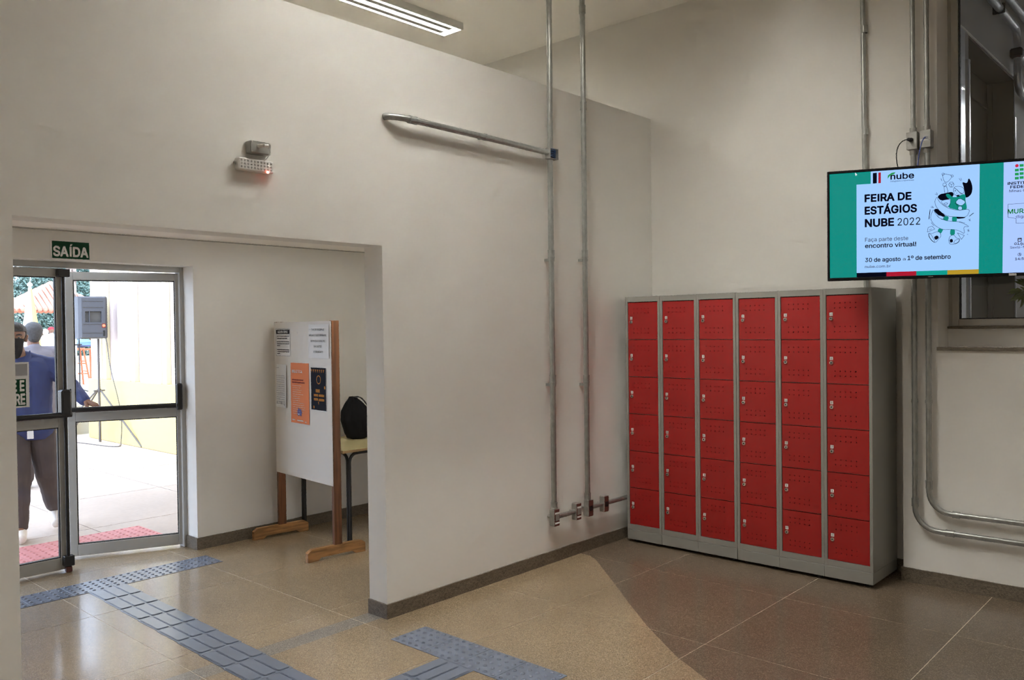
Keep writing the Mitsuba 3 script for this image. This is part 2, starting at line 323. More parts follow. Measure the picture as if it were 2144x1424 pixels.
obj('diffuser', cbox(-2.37, -2.03, 0.78, 1.12, 2.312, 2.3179), 'm_white', t, emitter={'type': 'area', 'radiance': {'type': 'rgb', 'value': (LAMP*VEST_L).tolist()}})

# ------------------------------------------------------------------ entrance door: aluminium frame, two glazed leaves
DY = 2.46
df = thing('door_1', None, None, None, 'structure')
def rail(x0, x1, z0, z1, y0=DY-0.02, y1=DY+0.02): return cbox(x0, x1, y0, y1, z0, z1, 0.003)
obj('frame', cat_([rail(-2.795, -2.742, 0, 2.155, DY-0.035, DY+0.04), rail(-4.55, -2.795, 2.100, 2.155, DY-0.035, DY+0.04), rail(-4.55, -4.50, 0, 2.10, DY-0.035, DY+0.04)]), 'm_alu', df)
def leaf(key, w, tf, glass_z=(0.10, 2.035), mid=(1.0, 1.068), st=0.052):
    """A leaf modelled from the hinge at x=0 to x=w, placed by tf."""
    z0, z1 = 0.018, 2.094
    def put(m): m.apply_transform(tf); return m
    obj('leaf_frame', put(cat_([cbox(0, st, -0.02, 0.02, z0, z1, 0.003), cbox(w-st, w, -0.02, 0.02, z0, z1, 0.003), cbox(st, w-st, -0.02, 0.02, z0, glass_z[0], 0.003), cbox(st, w-st, -0.02, 0.02, glass_z[1], z1, 0.003), cbox(st, w-st, -0.02, 0.02, mid[0], mid[1], 0.003)])), 'm_alu', key)
    obj('gasket', put(cat_([cbox(st, st+0.006, -0.012, 0.012, a, b) for a, b in ((glass_z[0], mid[0]), (mid[1], glass_z[1]))] + [cbox(w-st-0.006, w-st, -0.012, 0.012, a, b) for a, b in ((glass_z[0], mid[0]), (mid[1], glass_z[1]))] + [cbox(st, w-st, -0.012, 0.012, z, z+0.006) for z in (mid[1], glass_z[1]-0.006, glass_z[0], mid[0]-0.006)])), 'm_dark', key)
    for a, b in ((glass_z[0], mid[0]), (mid[1], glass_z[1])):
        g = trimesh.Trimesh([(st, 0, a), (w-st, 0, a), (w-st, 0, b), (st, 0, b)], [(0, 1, 2), (0, 2, 3)], process=False)
        obj('pane', put(g), 'm_glass', key)
# right leaf, ajar to the outside, hinged at x=-2.745
ang = math.radians(180-22.5)
Mr = trimesh.transformations.translation_matrix((-2.762, DY, 0)) @ trimesh.transformations.rotation_matrix(ang, [0, 0, 1])
kr = thing('glass_door_leaf', 'right glass door leaf standing ajar towards the yard', 'door')
leaf(kr, 0.79, Mr)
def putr(m): m.apply_transform(Mr); return m
obj('panic_bar', putr(cyl((0.06, 0.062, 1.092), (0.785, 0.062, 1.092), 0.017)), 'm_black', kr, True, label='black horizontal push bar')
obj('bar_bracket', putr(cbox(0.012, 0.055, 0.018, 0.075, 1.055, 1.255, 0.008)), 'm_black', kr)
for z0, z1 in ((1.78, 1.88), (1.0, 1.08), (0.16, 0.26)): obj('hinge', cbox(-2.766, -2.7425, DY+0.001, DY+0.022, z0, z1), 'm_dark', kr)
# left leaf, closed
kl = thing('glass_door_leaf', 'left glass door leaf, closed, with a green push sign on its glass', 'door')
Ml = trimesh.transformations.translation_matrix((-4.495, DY, 0))
leaf(kl, 0.885, Ml, st=0.055)
obj('vertical_rod', cyl((-3.628, DY-0.045, 0.06), (-3.628, DY-0.045, 2.06), 0.012), 'm_black', kl, True, label='black vertical latch rod')
obj('rod_latch', cbox(-3.665, -3.590, DY-0.072, DY-0.02, 2.035, 2.088, 0.003), 'm_black', kl)
obj('rod_latch', cbox(-3.660, -3.596, DY-0.072, DY-0.02, 0.045, 0.115, 0.003), 'm_black', kl)
obj('rod_foot', cbox(-3.648, -3.608, DY-0.062, DY-0.025, 0.002, 0.040, 0.004), 'm_maroon', kl)
obj('bar_bracket', cbox(-3.672, -3.606, DY-0.11, DY-0.02, 1.085, 1.262, 0.012), 'm_black', kl)
obj('panic_bar', cyl((-4.46, DY-0.075, 1.09), (-3.60, DY-0.075, 1.09), 0.019), 'm_black', kl, True, label='black horizontal push bar')
obj('lock_slot', cbox(-3.590, -3.581, DY-0.028, DY-0.018, 1.215, 1.262, 0.002), 'm_dark', kl)
# sign on the glass
sg = thing('push_sign', 'white sheet with green push notice on the left door glass', 'sign')
obj('sheet', cbox(-4.135, -3.838, DY-0.006, DY-0.003, 1.155, 1.458), 'm_paper', sg)
obj('grey_band', cbox(-4.13, -3.848, DY-0.0068, DY-0.006, 1.368, 1.446), 'm_print_grey', sg)
obj('green_field', cbox(-4.12, -3.858, DY-0.0068, DY-0.006, 1.166, 1.345), 'm_green', sg)
def wtext(s, x0, y, z, h, wd, mat, parent, bold=True, d=0.0006):
    """Lettering on a surface that faces -y."""
    obj('lettering', orient(text_w(s, h, bold, wd, d, 0.03), (x0, y, z), (1, 0, 0), (0, 0, 1)), mat, parent)
wtext('APERTE E', -4.114, DY-0.0069, 1.267, 0.068, 0.246, 'm_white', sg)
wtext('EMPURRE', -4.114, DY-0.0069, 1.177, 0.068, 0.250, 'm_white', sg)
# exit sign
ex = thing('exit_sign', 'green exit sign on the wall above the glass door', 'sign')
obj('plate', cbox(-3.752, -3.500, 2.264, 2.269, 2.140, 2.272), 'm_white', ex)
obj('green_field', cbox(-3.744, -3.508, 2.2632, 2.264, 2.149, 2.264), 'm_green', ex)
wtext('SAÍDA', -3.738, 2.2631, 2.166, 0.062, 0.224, 'm_white', ex)

# ------------------------------------------------------------------ the lockers
LX, LW, LZ0, LZ1 = -0.50, 0.3045, 0.022, 1.870
LDEP = 0.45
LY0 = -0.077
dh = 0.2822; dz0 = 0.138
def door_poly():
    wd, ht = LW-0.044, dh-0.0055
    p = sbox(0, 0, wd, ht)
    holes = [Point(wd*(0.30+0.125*i), ht*f).buffer(0.0039, quad_segs=2) for i in range(5) for f in (0.83, 0.715, 0.285, 0.17)]
    return p.difference(unary_union(holes)), wd, ht
dp, dwd, dht = door_poly()
# local frame: y runs along the row away from the wall corner, x towards the wall (front at x=0), z up
DOOR = orient(prism(dp, 0.009), (0.014, 0, 0), (0, 1, 0), (0, 0, 1), (-1, 0, 0))      # front at x=0.005
def lock_mesh():
    m = lathe([(0, 0.004), (0.0035, 0.004), (0.004, 0.009), (0.0105, 0.009), (0.0125, 0.006), (0.0125, 0)], 16)
    return orient(m, (0.005, 0, 0), (0, 1, 0), (0, 0, 1), (-1, 0, 0))
body = cat_([cbox(0, LDEP, 0, 0.0012, LZ0+0.075, LZ1), cbox(0, LDEP, LW-0.0015, LW-0.0003, LZ0+0.075, LZ1), cbox(LDEP-0.0012, LDEP, 0, LW-0.0003, LZ0+0.075, LZ1),
             cbox(0, LDEP, 0, LW-0.0003, LZ1-0.0012, LZ1)])
frame = cat_([cbox(0, 0.02, 0.0016, 0.0195, LZ0+0.075, LZ1-0.0004, 0.001), cbox(0, 0.02, LW-0.0195, LW-0.0018, LZ0+0.075, LZ1-0.0004, 0.001),
              cbox(0.0004, 0.02, 0.0195, LW-0.0195, dz0+6*dh, LZ1-0.0004), cbox(0.0004, 0.02, 0.0195, LW-0.0195, LZ0+0.075, dz0-0.002)] +
             [cbox(0.0155, 0.40, 0.003, LW-0.003, dz0+k*dh-0.004, dz0+k*dh+0.001) for k in range(6)])
plinth = cat_([cbox(-0.0005, LDEP, 0.001, LW-0.0014, LZ0, LZ0+0.0735, 0.0015)])
inner = cbox(0.03, LDEP-0.01, 0.004, LW-0.004, LZ0+0.08, LZ1-0.01)
foot = lathe([(0, 0), (0.018, 0), (0.018, 0.008), (0.008, 0.012), (0.008, 0.03), (0, 0.03)], 12)
LB, LF, LP, LI, LD, LK, LT, LFT = (mikit.ply(body, 'm_grey_steel'), mikit.ply(frame, 'm_grey_steel'), mikit.ply(plinth, 'm_grey_steel'), mikit.ply(inner, 'm_dark'), mikit.ply(DOOR, 'm_red'), mikit.ply(lock_mesh(), 'm_chrome', 30), mikit.ply(cbox(0.0028, 0.004, -0.0105, 0.0105, 0, 0.022, 0.0005), 'm_paper'), mikit.ply(foot, 'm_black'))
LN = mikit.ply(cat_([cbox(0.0024, 0.0028, -0.003, 0.0035, 0.006, 0.0085), cbox(0.0024, 0.0028, -0.0035, 0.0025, 0.0125, 0.015), cbox(0.0024, 0.0028, -0.001, 0.001, 0.006, 0.0165)]), 'm_print_grey')
LKH = mikit.ply(orient(lathe([(0, 0.0), (0.0055, 0.0), (0.0055, 0.0094), (0.0, 0.0094)], 12), (0.005, 0, 0), (0, 1, 0), (0, 0, 1), (-1, 0, 0)), 'm_dark')
POSN = ['leftmost grey locker tower with six red doors, beside the white wall', 'second from left grey locker tower with six red doors', 'third from left grey locker tower with six red doors', 'fourth from left grey locker tower with six red doors',
        'fifth from left grey locker tower with six red doors', 'rightmost grey locker tower with six red doors, its grey side panel in view']
for u in range(6):
    oy = LY0 - (u+1)*LW; ddx = (0.0, 0.002, -0.001, 0.003, 0.0, -0.003)[u]; dzz = (0, 0, 0.001, -0.001, 0.0, 0.001)[u]
    t = thing('locker_tower', POSN[u], 'locker', 'red door lockers in a row')
    def at(d, y=0.0, z=0.0): return {**d, 'to_world': T().translate([LX+ddx, oy+y, z+dzz])}
    obj('body', at(LB), None, t); obj('front_frame', at(LF), None, t); obj('plinth', at(LP), None, t, label='grey kick plate'); obj('lining', at(LI), None, t)
    for fx, fy in ((0.05, 0.05), (0.05, LW-0.05), (LDEP-0.04, 0.05), (LDEP-0.04, LW-0.05)):
        obj('foot', {**LFT, 'to_world': T().translate([LX+ddx+fx, oy+fy, 0.0])}, None, t)
    for k in range(6):
        d = obj('door', at(LD, 0.022, dz0+k*dh), None, t)
        yy = 0.022 + dwd*0.885
        obj('lock', at(LK, yy, dz0+k*dh+dht*0.475), None, d)
        obj('keyhole', at(LKH, yy, dz0+k*dh+dht*0.475), None, d); obj('number_tag', at(LT, yy, dz0+k*dh+dht*0.535), None, d); obj('number', at(LN, yy, dz0+k*dh+dht*0.535), None, d)

# ------------------------------------------------------------------ conduits on the front wall
CY, CR = -0.058, 0.0185
def coupling(p, ax, parent, r=CR, L=0.055):
    p = np.array(p, float); a = np.array(ax, float); pr = [(r*1.02, -L/2), (r*1.3, -L/2), (r*1.3, -L/2+0.006), (r*1.22, -L/2+0.008), (r*1.22, L/2-0.008), (r*1.3, L/2-0.006), (r*1.3, L/2), (r*1.02, L/2)]
    m = lathe(pr, 18); o = np.cross(a, [0.3, 0.5, 0.8]); o /= np.linalg.norm(o)
    obj('coupling', orient(m, p, o, np.cross(a, o), a), 'm_galv', parent, 35)
def strap(p, ax, nrm, parent, r=CR, d=0.04):
    """A clip round the pipe with a foot on the wall; nrm points from the wall to the room, d = distance pipe axis to wall."""
    p, a, n = (np.array(v, float) for v in (p, ax, nrm)); s = np.cross(a, n)
    ring = Point(0, 0).buffer(r+0.0035, quad_segs=6).difference(Point(0, 0).buffer(r+0.0004, quad_segs=6))
    foot_ = unary_union([ring, sbox(-0.007, -d, 0.007, -r-0.001)])
    m = prism(foot_, 0.018); m.apply_translation((0, 0, -0.009))
    obj('clip', orient(m, p, s, n), 'm_galv', parent)
c1 = thing('conduit', 'vertical metal conduit on the white wall with a horizontal branch and open box', 'conduit')
obj('pipe', cyl((-1.358, CY, 0.385), (-1.358, CY, 2.80), CR), 'm_galv', c1, True)
obj('pipe', cyl((-1.354, CY, 2.875), (-1.350, CY, CEIL), CR), 'm_galv', c1, True)
br = [(-2.76, 0.0, 2.853)] + [(-2.76+0.14-0.14*math.cos(a), CY*math.sin(a), 2.853) for a in np.linspace(0.2, PI/2, 8)] + [(-2.0, CY, 2.850), (-1.385, CY, 2.845)]
obj('branch_pipe', tube(br, CR, 16), 'm_galv', c1, True, label='horizontal branch pipe bent into the wall')
coupling((-2.60, CY, 2.852), (1, 0, 0), c1); strap((-2.0, CY, 2.85), (1, 0, 0), (0, -1, 0), c1, d=0.058)
for z in (2.152, 1.29): coupling((-1.357, CY, z), (0, 0, 1), c1); strap((-1.357, CY, z-0.04), (0, 0, 1), (0, -1, 0), c1, d=0.058)
def condulet(x0, x1, z0, z1, parent, y0=-0.082, y1=-0.036):
    """Cast box with an open front: sides and back."""
    t_ = 0.004
    return cat_([cbox(x0, x1, y1-t_, y1, z0, z1, 0.001), cbox(x0, x0+t_, y0, y1-t_, z0, z1), cbox(x1-t_, x1, y0, y1-t_, z0, z1), cbox(x0+t_, x1-t_, y0, y1-t_, z0, z0+t_), cbox(x0+t_, x1-t_, y0, y1-t_, z1-t_, z1)])
obj('junction_box', condulet(-1.385, -1.295, 2.803, 2.876, c1), 'm_alubox', c1)
obj('box_lining', cbox(-1.380, -1.300, -0.050, -0.041, 2.808, 2.871), 'm_dark', c1)
for k in range(5):
    z = 2.815 + 0.012*k
    obj('wire', tube(bezier([(-1.378, -0.055, z), (-1.36, -0.092-0.004*k, z+0.03), (-1.32, -0.088, z-0.035), (-1.302, -0.055, z+0.008)]), 0.0022, 6), 'm_bluewire', c1, True, label='blue wire')
coupling((-1.358, CY, 0.415), (0, 0, 1), c1, CR, 0.045)
c2 = thing('conduit', 'plain vertical metal conduit nearer the lockers, running up past the wall top', 'conduit')
obj('pipe', cyl((-0.975, CY, 0.385), (-0.975, CY, CEIL), CR), 'm_galv', c2, True)
for z in (3.24, 2.174, 1.27, 3.93, 0.415): coupling((-0.975, CY, z), (0, 0, 1), c2)
for z in (2.13, 1.23): strap((-0.975, CY, z), (0, 0, 1), (0, -1, 0), c2, d=0.058)
def outlet(x, kind, lab):
    t = thing('outlet_box', lab, 'electrical outlet', 'outlet boxes along the bottom of the white wall')
    x0, x1, z0, z1 = x-0.027, x+0.027, 0.274, 0.391
    obj('body', cat_([cbox(x0, x1, -0.080, -0.034, z0, z1, 0.004), cyl((x0-0.003, -0.058, 0.332), (x0+0.001, -0.058, 0.332), 0.016), cyl((x, -0.034, 0.332), (x, 0.0, 0.332), 0.007)]), 'm_alubox', t)
    obj('cover_plate', cbox(x0+0.001, x1-0.001, -0.0835, -0.0802, z0+0.001, z1-0.001, 0.001), 'm_maroon', t, label='dark red cover plate')
    if kind:
        obj('socket', cbox(x-0.020, x+0.020, -0.086, -0.0836, 0.312, 0.356, 0.001), 'm_alubox', t)
        for z in (0.296, 0.364): obj('label_strip', cbox(x-0.024, x+0.024, -0.0842, -0.0836, z-0.006, z+0.006), 'm_paper', t)
    else:
        obj('socket', cat_([cbox(x-0.019, x+0.019, -0.088, -0.0836, 0.315, 0.35, 0.003)]), 'm_black', t)
    return t
outlet(-1.357, 1, 'leftmost outlet box with white label strips, under the left conduit')
outlet(-1.109, 1, 'second outlet box from left, joined to the left one by a short pipe')
outlet(-0.967, 0, 'third outlet box, dark red plate, under the right conduit')
outlet(-0.775, 0, 'fourth outlet box, nearest the lockers')
for x0, x1, lb in ((-1.329, -1.137, 'short pipe between the first and second outlet boxes'), (-0.939, -0.803, 'short pipe between the third and fourth outlet boxes'), (-0.747, -0.06, 'low horizontal pipe running behind the lockers')):
    obj('conduit_link', cyl((x0, CY, 0.332), (x1, CY, 0.332), 0.0165), 'm_galv', None, True, label=lb, cat='conduit')
# junction box and emergency light
jb = thing('junction_box', 'small grey metal junction box above the emergency light', 'electrical box')
obj('body', cbox(-3.632, -3.520, -0.049, 0.0, 2.517, 2.577, 0.004), 'm_alubox', jb)
obj('cover', cbox(-3.630, -3.522, -0.052, -0.049, 2.519, 2.575, 0.001), 'm_alubox', jb)
for x in (-3.625, -3.527):
    for z in (2.523, 2.571): obj('screw', cyl((x, -0.055, z), (x, -0.052, z), 0.0035, 8), 'm_chrome', jb)
obj('plug', cat_([cyl((-3.590, -0.052, 2.552), (-3.578, -0.082, 2.553), 0.010, 12, 0.008), cyl((-3.578, -0.082, 2.553), (-3.555, -0.084, 2.553), 0.008, 10)]), 'm_white', jb, 30, label='white plug')
el = thing('emergency_light', 'white emergency light with a red indicator, under the small junction box', 'emergency light')
obj('body', cbox(-3.692, -3.500, -0.040, 0.0, 2.430, 2.490, 0.005), 'm_white', el)
obj('bracket', cbox(-3.699, -3.692, -0.018, -0.005, 2.455, 2.468), 'm_alubox', el)
LEDM = lathe([(0.0, 0.0), (0.0055, 0.0), (0.0055, 0.001), (0.004, 0.002), (0.0, 0.0026)], 10)
for i in range(10):
    for j in range(3): obj('lamp', orient(LEDM, (-3.676+0.0178*i, -0.040, 2.445+0.0155*j), (1, 0, 0), (0, 0, 1)), 'm_alubox', el)
obj('indicator', trimesh.creation.icosphere(2, 0.0065).apply_translation((-3.535, -0.042, 2.433)), 'm_redled', el, True, label='glowing red indicator', emitter={'type': 'area', 'sampling_weight': 0.02, 'radiance': {'type': 'rgb', 'value': [7.0, 0.9, 0.6]}})
obj('cord', tube(bezier([(-3.556, -0.084, 2.553), (-3.535, -0.084, 2.53), (-3.548, -0.075, 2.50), (-3.55, -0.035, 2.488)]), 0.0025, 8), 'm_white', None, True, label='short white cord from the junction box to the emergency light', cat='cable')

# ------------------------------------------------------------------ conduits on the right wall
R2 = 0.0145
k = obj('conduit', cyl((-0.03, -1.712, 1.30), (-0.03, -1.692, CEIL), 0.0155), 'm_galv', None, True, label='vertical conduit on the recessed wall behind the lockers', cat='conduit')
for z in (2.94, 3.62): coupling((-0.03, -1.705, z), (0, 0, 1), k, 0.0155, 0.05)
PX = -0.235
ca = thing('conduit', 'left one of the two conduits on the pillar, bending right near the floor', 'conduit')
obj('pipe', cyl((PX, -2.070, 2.862), (PX, -2.066, CEIL), R2), 'm_galv', ca, True)
low = [(PX, -2.070, 2.697), (PX, -2.070, 0.5)] + arcpts((PX, -2.070-0.135, 0.489), (0, 1, 0), (0, 0, -1), 0.135, 0, PI/2) + [(PX, -2.4, 0.354), (PX, -5.0, 0.354)]
obj('pipe', tube(low, R2+0.002, 16), 'm_galv', ca, True)
coupling((PX, -2.070, 0.52), (0, 0, 1), ca, R2+0.002, 0.05); coupling((PX, -2.27, 0.354), (0, 1, 0), ca, R2+0.002, 0.05)
cb = thing('conduit', 'right one of the two conduits on the pillar, bending right above the other', 'conduit')
obj('pipe', cyl((PX, -2.150, 2.862), (PX, -2.146, CEIL), R2), 'm_galv', cb, True)
low = [(PX, -2.152, 2.697), (PX, -2.152, 0.63)] + arcpts((PX, -2.152-0.125, 0.597), (0, 1, 0), (0, 0, -1), 0.125, 0, PI/2) + [(PX, -2.4, 0.472), (PX, -5.0, 0.472)]
obj('pipe', tube(low, R2+0.002, 16), 'm_galv', cb, True)
coupling((PX, -2.152, 0.64), (0, 0, 1), cb, R2+0.002, 0.05); coupling((PX, -2.305, 0.472), (0, 1, 0), cb, R2+0.002, 0.04)
for kk, y in ((ca, -2.070), (cb, -2.152)): strap((PX, y, 1.157), (0, 0, 1), (-1, 0, 0), kk, R2+0.002, 0.045); strap((PX, y, 0.354 if kk == ca else 0.472), (0, 1, 0), (-1, 0, 0), kk, R2+0.002, 0.045) if False else None
def pbox(y, lab):
    t = thing('outlet_box', lab, 'electrical outlet', 'outlet boxes on the pillar conduits')
    obj('body', cat_([cbox(-0.268, -0.205, y-0.033, y+0.033, 2.725, 2.835, 0.005), cyl((-0.205, y, 2.78), (-0.19, y, 2.78), 0.012)]), 'm_alubox', t)
    for z0, z1 in ((2.835, 2.862), (2.697, 2.725)): obj('hub', cyl((PX, y, z0), (PX, y, z1), 0.021), 'm_alubox', t, 40)
    obj('cover_plate', cbox(-0.2705, -0.268, y-0.031, y+0.031, 2.727, 2.833, 0.001), 'm_alubox', t)
    return t
p1 = pbox(-2.070, 'left outlet box on the pillar with a black plug'); p2 = pbox(-2.148, 'right outlet box on the pillar with a blue network cable')
obj('label_strip', cbox(-0.2712, -0.2705, -2.178, -2.118, 2.768, 2.778), 'm_paper', p2); obj('socket', cbox(-0.274, -0.2705, -2.165, -2.140, 2.780, 2.797), 'm_print_grey', p2)
pw = thing('power_cord', 'black power cord from the left pillar outlet down behind the television', 'cable')
obj('plug', cyl((-0.2705, -2.068, 2.785), (-0.305, -2.062, 2.783), 0.013, 12, 0.010), 'm_black', pw, 40)
obj('cable', tube(bezier([(-0.305, -2.062, 2.783), (-0.42, -2.02, 2.77), (-0.40, -1.98, 2.66), (-0.42, -2.06, 2.52), (-0.42, -2.11, 2.40)], 16), 0.003, 8), 'm_black', pw, True)
obj('network_cable', tube(bezier([(-0.274, -2.150, 2.788), (-0.34, -2.140, 2.76), (-0.33, -2.12, 2.65), (-0.36, -2.12, 2.42)], 14), 0.0032, 8), 'm_bluecable', None, True, label='blue network cable hanging from the right pillar outlet', cat='cable')

# ------------------------------------------------------------------ window with niche and two granite sills
wn = thing('window_1', None, None, None, 'structure')
fr = []
FY = -2.195; FX0, FX1 = 0.045, 0.10
fr += [cbox(FX0, FX1, FY-0.020, FY, 1.622, 3.75), cbox(FX0-0.012, FX1, FY-0.062, FY-0.021, 1.622, 3.75, 0.002), cbox(FX0-0.012, FX1, -4.6, FY-0.062, 1.622, 1.666, 0.002), cbox(FX0-0.012, FX1, -4.6, FY-0.062, 3.69, 3.75, 0.002), cbox(FX0-0.012, FX1, -3.46, -3.40, 1.666, 3.69, 0.002)]
obj('frame', cat_(fr), 'm_window_alu', wn)
obj('gasket', cat_([cbox(FX0+0.005, FX0+0.03, FY-0.069, FY-0.062, 1.666, 3.69), cbox(FX0+0.005, FX0+0.03, -3.40, FY-0.062, 1.666, 1.673)]), 'm_dark', wn)
g = trimesh.Trimesh([(0.07, -3.40, 1.668), (0.07, FY-0.064, 1.668), (0.07, FY-0.064, 3.69), (0.07, -3.40, 3.69)], [(0, 1, 2), (0, 2, 3)], process=False)
obj('pane', g, 'm_glass', wn)
g = trimesh.Trimesh([(0.07, -4.6, 1.668), (0.07, -3.46, 1.668), (0.07, -3.46, 3.69), (0.07, -4.6, 3.69)], [(0, 1, 2), (0, 2, 3)], process=False)
obj('pane', g, 'm_glass', wn)
obj('sill', cbox(-0.208, 0.036, -4.6, FY+0.004, 1.474, 1.495, 0.002), 'm_granite', wn)
obj('sill', cbox(0.012, 0.12, -4.6, FY, 1.606, 1.622, 0.002), 'm_granite', wn)
# the dim room behind the window
BH = 4.6
struct('floor_back_room', cbox(0.25, 9.0, -6.0, 4.0, -0.1, 0.0), 'm_brownwall')
struct('ceiling_back_room', cbox(0.05, 9.1, -6.1, 4.0, BH, BH+0.1), 'm_backwall')
struct('wall_back_room_upper', cbox(0.15, 0.25, -6.0, 4.0, CEIL-0.3, BH), 'm_backwall')
bw = sbox(0.25, 0, 9.0, BH).difference(sbox(0.95, 0.0, 2.44, 3.735))
struct('wall_back_room_side', orient(prism(bw, 0.23), (0, -1.87, 0), (1, 0, 0), (0, 0, 1)), 'm_backwall')
struct('wall_back_room_far', cbox(9.0, 9.1, -6.0, 4.0, 0, BH), 'm_backwall')
struct('wall_back_room_right', cbox(0.15, 9.0, -6.1, -6.0, 0, BH), 'm_backwall')
nd = thing('door_2', None, None, None, 'structure')
obj('panel', cbox(0.95, 2.44, -1.89, -1.871, 0, 3.735), 'm_brownwall', nd)
obj('jamb_lining', cbox(2.425, 2.4399, -2.095, -1.892, 0, 3.734), 'm_brownwall', nd); obj('soffit_lining', cbox(0.951, 2.424, -2.095, -1.892, 3.72, 3.7349), 'm_brownwall', nd)
obj('jamb_strip', cbox(2.405, 2.4249, -1.935, -1.900, 0, 3.719), 'm_brownwall', nd)
for z in (1.95, 3.50): obj('cross_rail', cbox(0.96, 2.40, -1.905, -1.8905, z, z+0.045), 'm_brownwall', nd)
obj('edge_trim', cbox(0.55, 2.45, -2.108, -2.1005, 3.732, 3.747), 'm_white', nd); obj('edge_trim', cbox(2.432, 2.452, -2.109, -2.1005, 0.0, 3.40), 'm_satin', nd); obj('edge_trim', cbox(0.925, 0.952, -2.112, -2.1005, 0.0, 3.55), 'm_satin', nd)
obj('metal_column', cbox(0.64, 0.80, -2.115, -2.1005, 0.0, 3.72, 0.004), 'm_satin', nd)
cA = thing('conduit', 'shiny conduit seen through the window, stepping down at a joint', 'conduit')
obj('pipe', tube([(0.3, -2.15, 4.115), (2.20, -2.15, 4.105)] + arcpts((2.20, -2.15, 4.005), (0, 0, 1), (1, 0, 0), 0.10, 0.1, PI/2, 7) + [(2.30, -2.15, 3.86)], 0.030, 14), 'm_satin', cA, True)
obj('pipe', tube([(2.30, -2.15, 3.90), (2.31, -2.15, 3.74)] + arcpts((2.43, -2.15, 3.72), (-1, 0, 0), (0, 0, -1), 0.12, 0.1, PI/2, 7) + [(6.0, -2.15, 3.60)], 0.030, 14), 'm_satin', cA, True)
obj('joint_box', cbox(2.255, 2.345, -2.192, -2.10, 3.865, 3.945, 0.012), 'm_dark', cA); obj('side_pipe', cyl((2.36, -2.15, 3.90), (6.0, -2.15, 3.88), 0.028), 'm_satin', cA, True)
cB = thing('conduit', 'upper shiny conduit seen through the window, straight along the wall', 'conduit')
obj('pipe', cyl((0.3, -2.15, 4.29), (6.0, -2.15, 4.265), 0.030), 'm_satin', cB, True); obj('clip', cbox(1.672, 1.686, -2.186, -2.10, 4.070, 4.148, 0.003), 'm_dark', cA)
t = thing('back_room_light', 'ceiling lamp of the room behind the window', 'ceiling light')
obj('frame', cbox(7.0, 8.6, -3.75, -3.25, BH-0.05, BH, 0.004), 'm_white', t)
obj('diffuser', cbox(7.02, 8.58, -3.73, -3.27, BH-0.057, BH-0.0501), 'm_white', t, emitter={'type': 'area', 'radiance': {'type': 'rgb', 'value': [BACK_L*2.2, BACK_L*2.3, BACK_L*2.4]}})
# leafy pot plant standing inside
pp = thing('potted_plant', 'yellow green potted plant behind the window glass, below the television', 'plant')
PXY = (1.02, -2.475)
obj('pot', lathe([(0, 0), (0.13, 0), (0.17, 0.30), (0.155, 0.30), (0.12, 0.28), (0, 0.28)], 20).apply_translation((PXY[0], PXY[1], 0)), 'm_brownwall', pp, 30)
obj('stem', tube([(PXY[0], PXY[1], 0.25), (PXY[0]+0.01, PXY[1], 0.9), (PXY[0], PXY[1], 1.8)], 0.014, 8), 'm_brownwall', pp, True)
lv = []
for i in range(110):
    a, e = rng.uniform(0, 2*PI), rng.uniform(-0.9, 1.1); L = rng.uniform(0.07, 0.11); dv = np.array([math.cos(a)*math.cos(e), math.sin(a)*math.cos(e), math.sin(e)])
    b = np.array([PXY[0], PXY[1], 1.86]) + dv*rng.uniform(0.02, 0.06); sd = np.cross(dv, [0, 0, 1.0]); sd /= np.linalg.norm(sd)
    lv.append(trimesh.Trimesh([b, b+dv*L*0.5+sd*0.03+[0, 0, 0.01], b+dv*L-[0, 0, 0.02], b+dv*L*0.5-sd*0.03+[0, 0, 0.01]], [(0, 1, 2), (0, 2, 3)], process=False))
obj('foliage', cat_(lv), 'm_plant', pp, kind='stuff')

# ------------------------------------------------------------------ television on a swing arm
TA, TT = math.radians(-67.28), math.radians(4.0)
MT = trimesh.transformations.translation_matrix((-0.767, -1.750, 1.924)) @ trimesh.transformations.rotation_matrix(TA, [0, 0, 1]) @ trimesh.transformations.rotation_matrix(TT, [1, 0, 0])
SW, SH = 1.102, 0.62
def putt(m): m = m.copy(); m.apply_transform(MT); return m
tv = thing('television', 'black flat television on a swing arm, showing a teal and white internship fair notice', 'television')
bz = 0.013
obj('bezel', putt(cat_([cbox(-bz, SW+bz, -0.004, 0.012, SH, SH+bz+0.002, 0.002), cbox(-bz, SW+bz, -0.004, 0.012, -bz-0.006, 0, 0.002), cbox(-bz, 0, -0.004, 0.012, 0, SH, 0.001), cbox(SW, SW+bz, -0.004, 0.012, 0, SH, 0.001)])), 'm_tvblack', tv)
obj('back_shell', putt(cat_([cbox(-bz, SW+bz, 0.012, 0.035, -bz-0.006, SH+bz+0.002, 0.004), cbox(0.15, SW-0.15, 0.035, 0.065, 0.05, 0.42, 0.01)])), 'm_tvblack', tv)
obj('logo', putt(cbox(0.535, 0.560, -0.0045, -0.004, -0.0105, -0.0065)), 'm_alubox', tv)
obj('label_strip', putt(cbox(0.945, 0.983, -0.0046, -0.004, -0.016, -0.003)), 'm_paper', tv)
scr = obj('screen', putt(cbox(0, SW, 0.004, 0.008, 0, SH)), 'm_tvblack', tv)
def glow(name, m, c, d=0):
    obj(name, putt(m), 'm_tvblack', scr, emitter={'type': 'area', 'sampling_weight': 0.15, 'radiance': {'type': 'rgb', 'value': [x*SCREEN for x in c]}})
def sq(x0, x1, z0, z1, d=0.0): return cbox(x0, x1, 0.0024-d, 0.0038-d, z0, z1)
def flat(poly, d=0.001): return orient(prism(poly, 0.0005), (0, 0.0024-d, 0), (1, 0, 0), (0, 0, 1), (0, -1, 0)) if poly.area else None
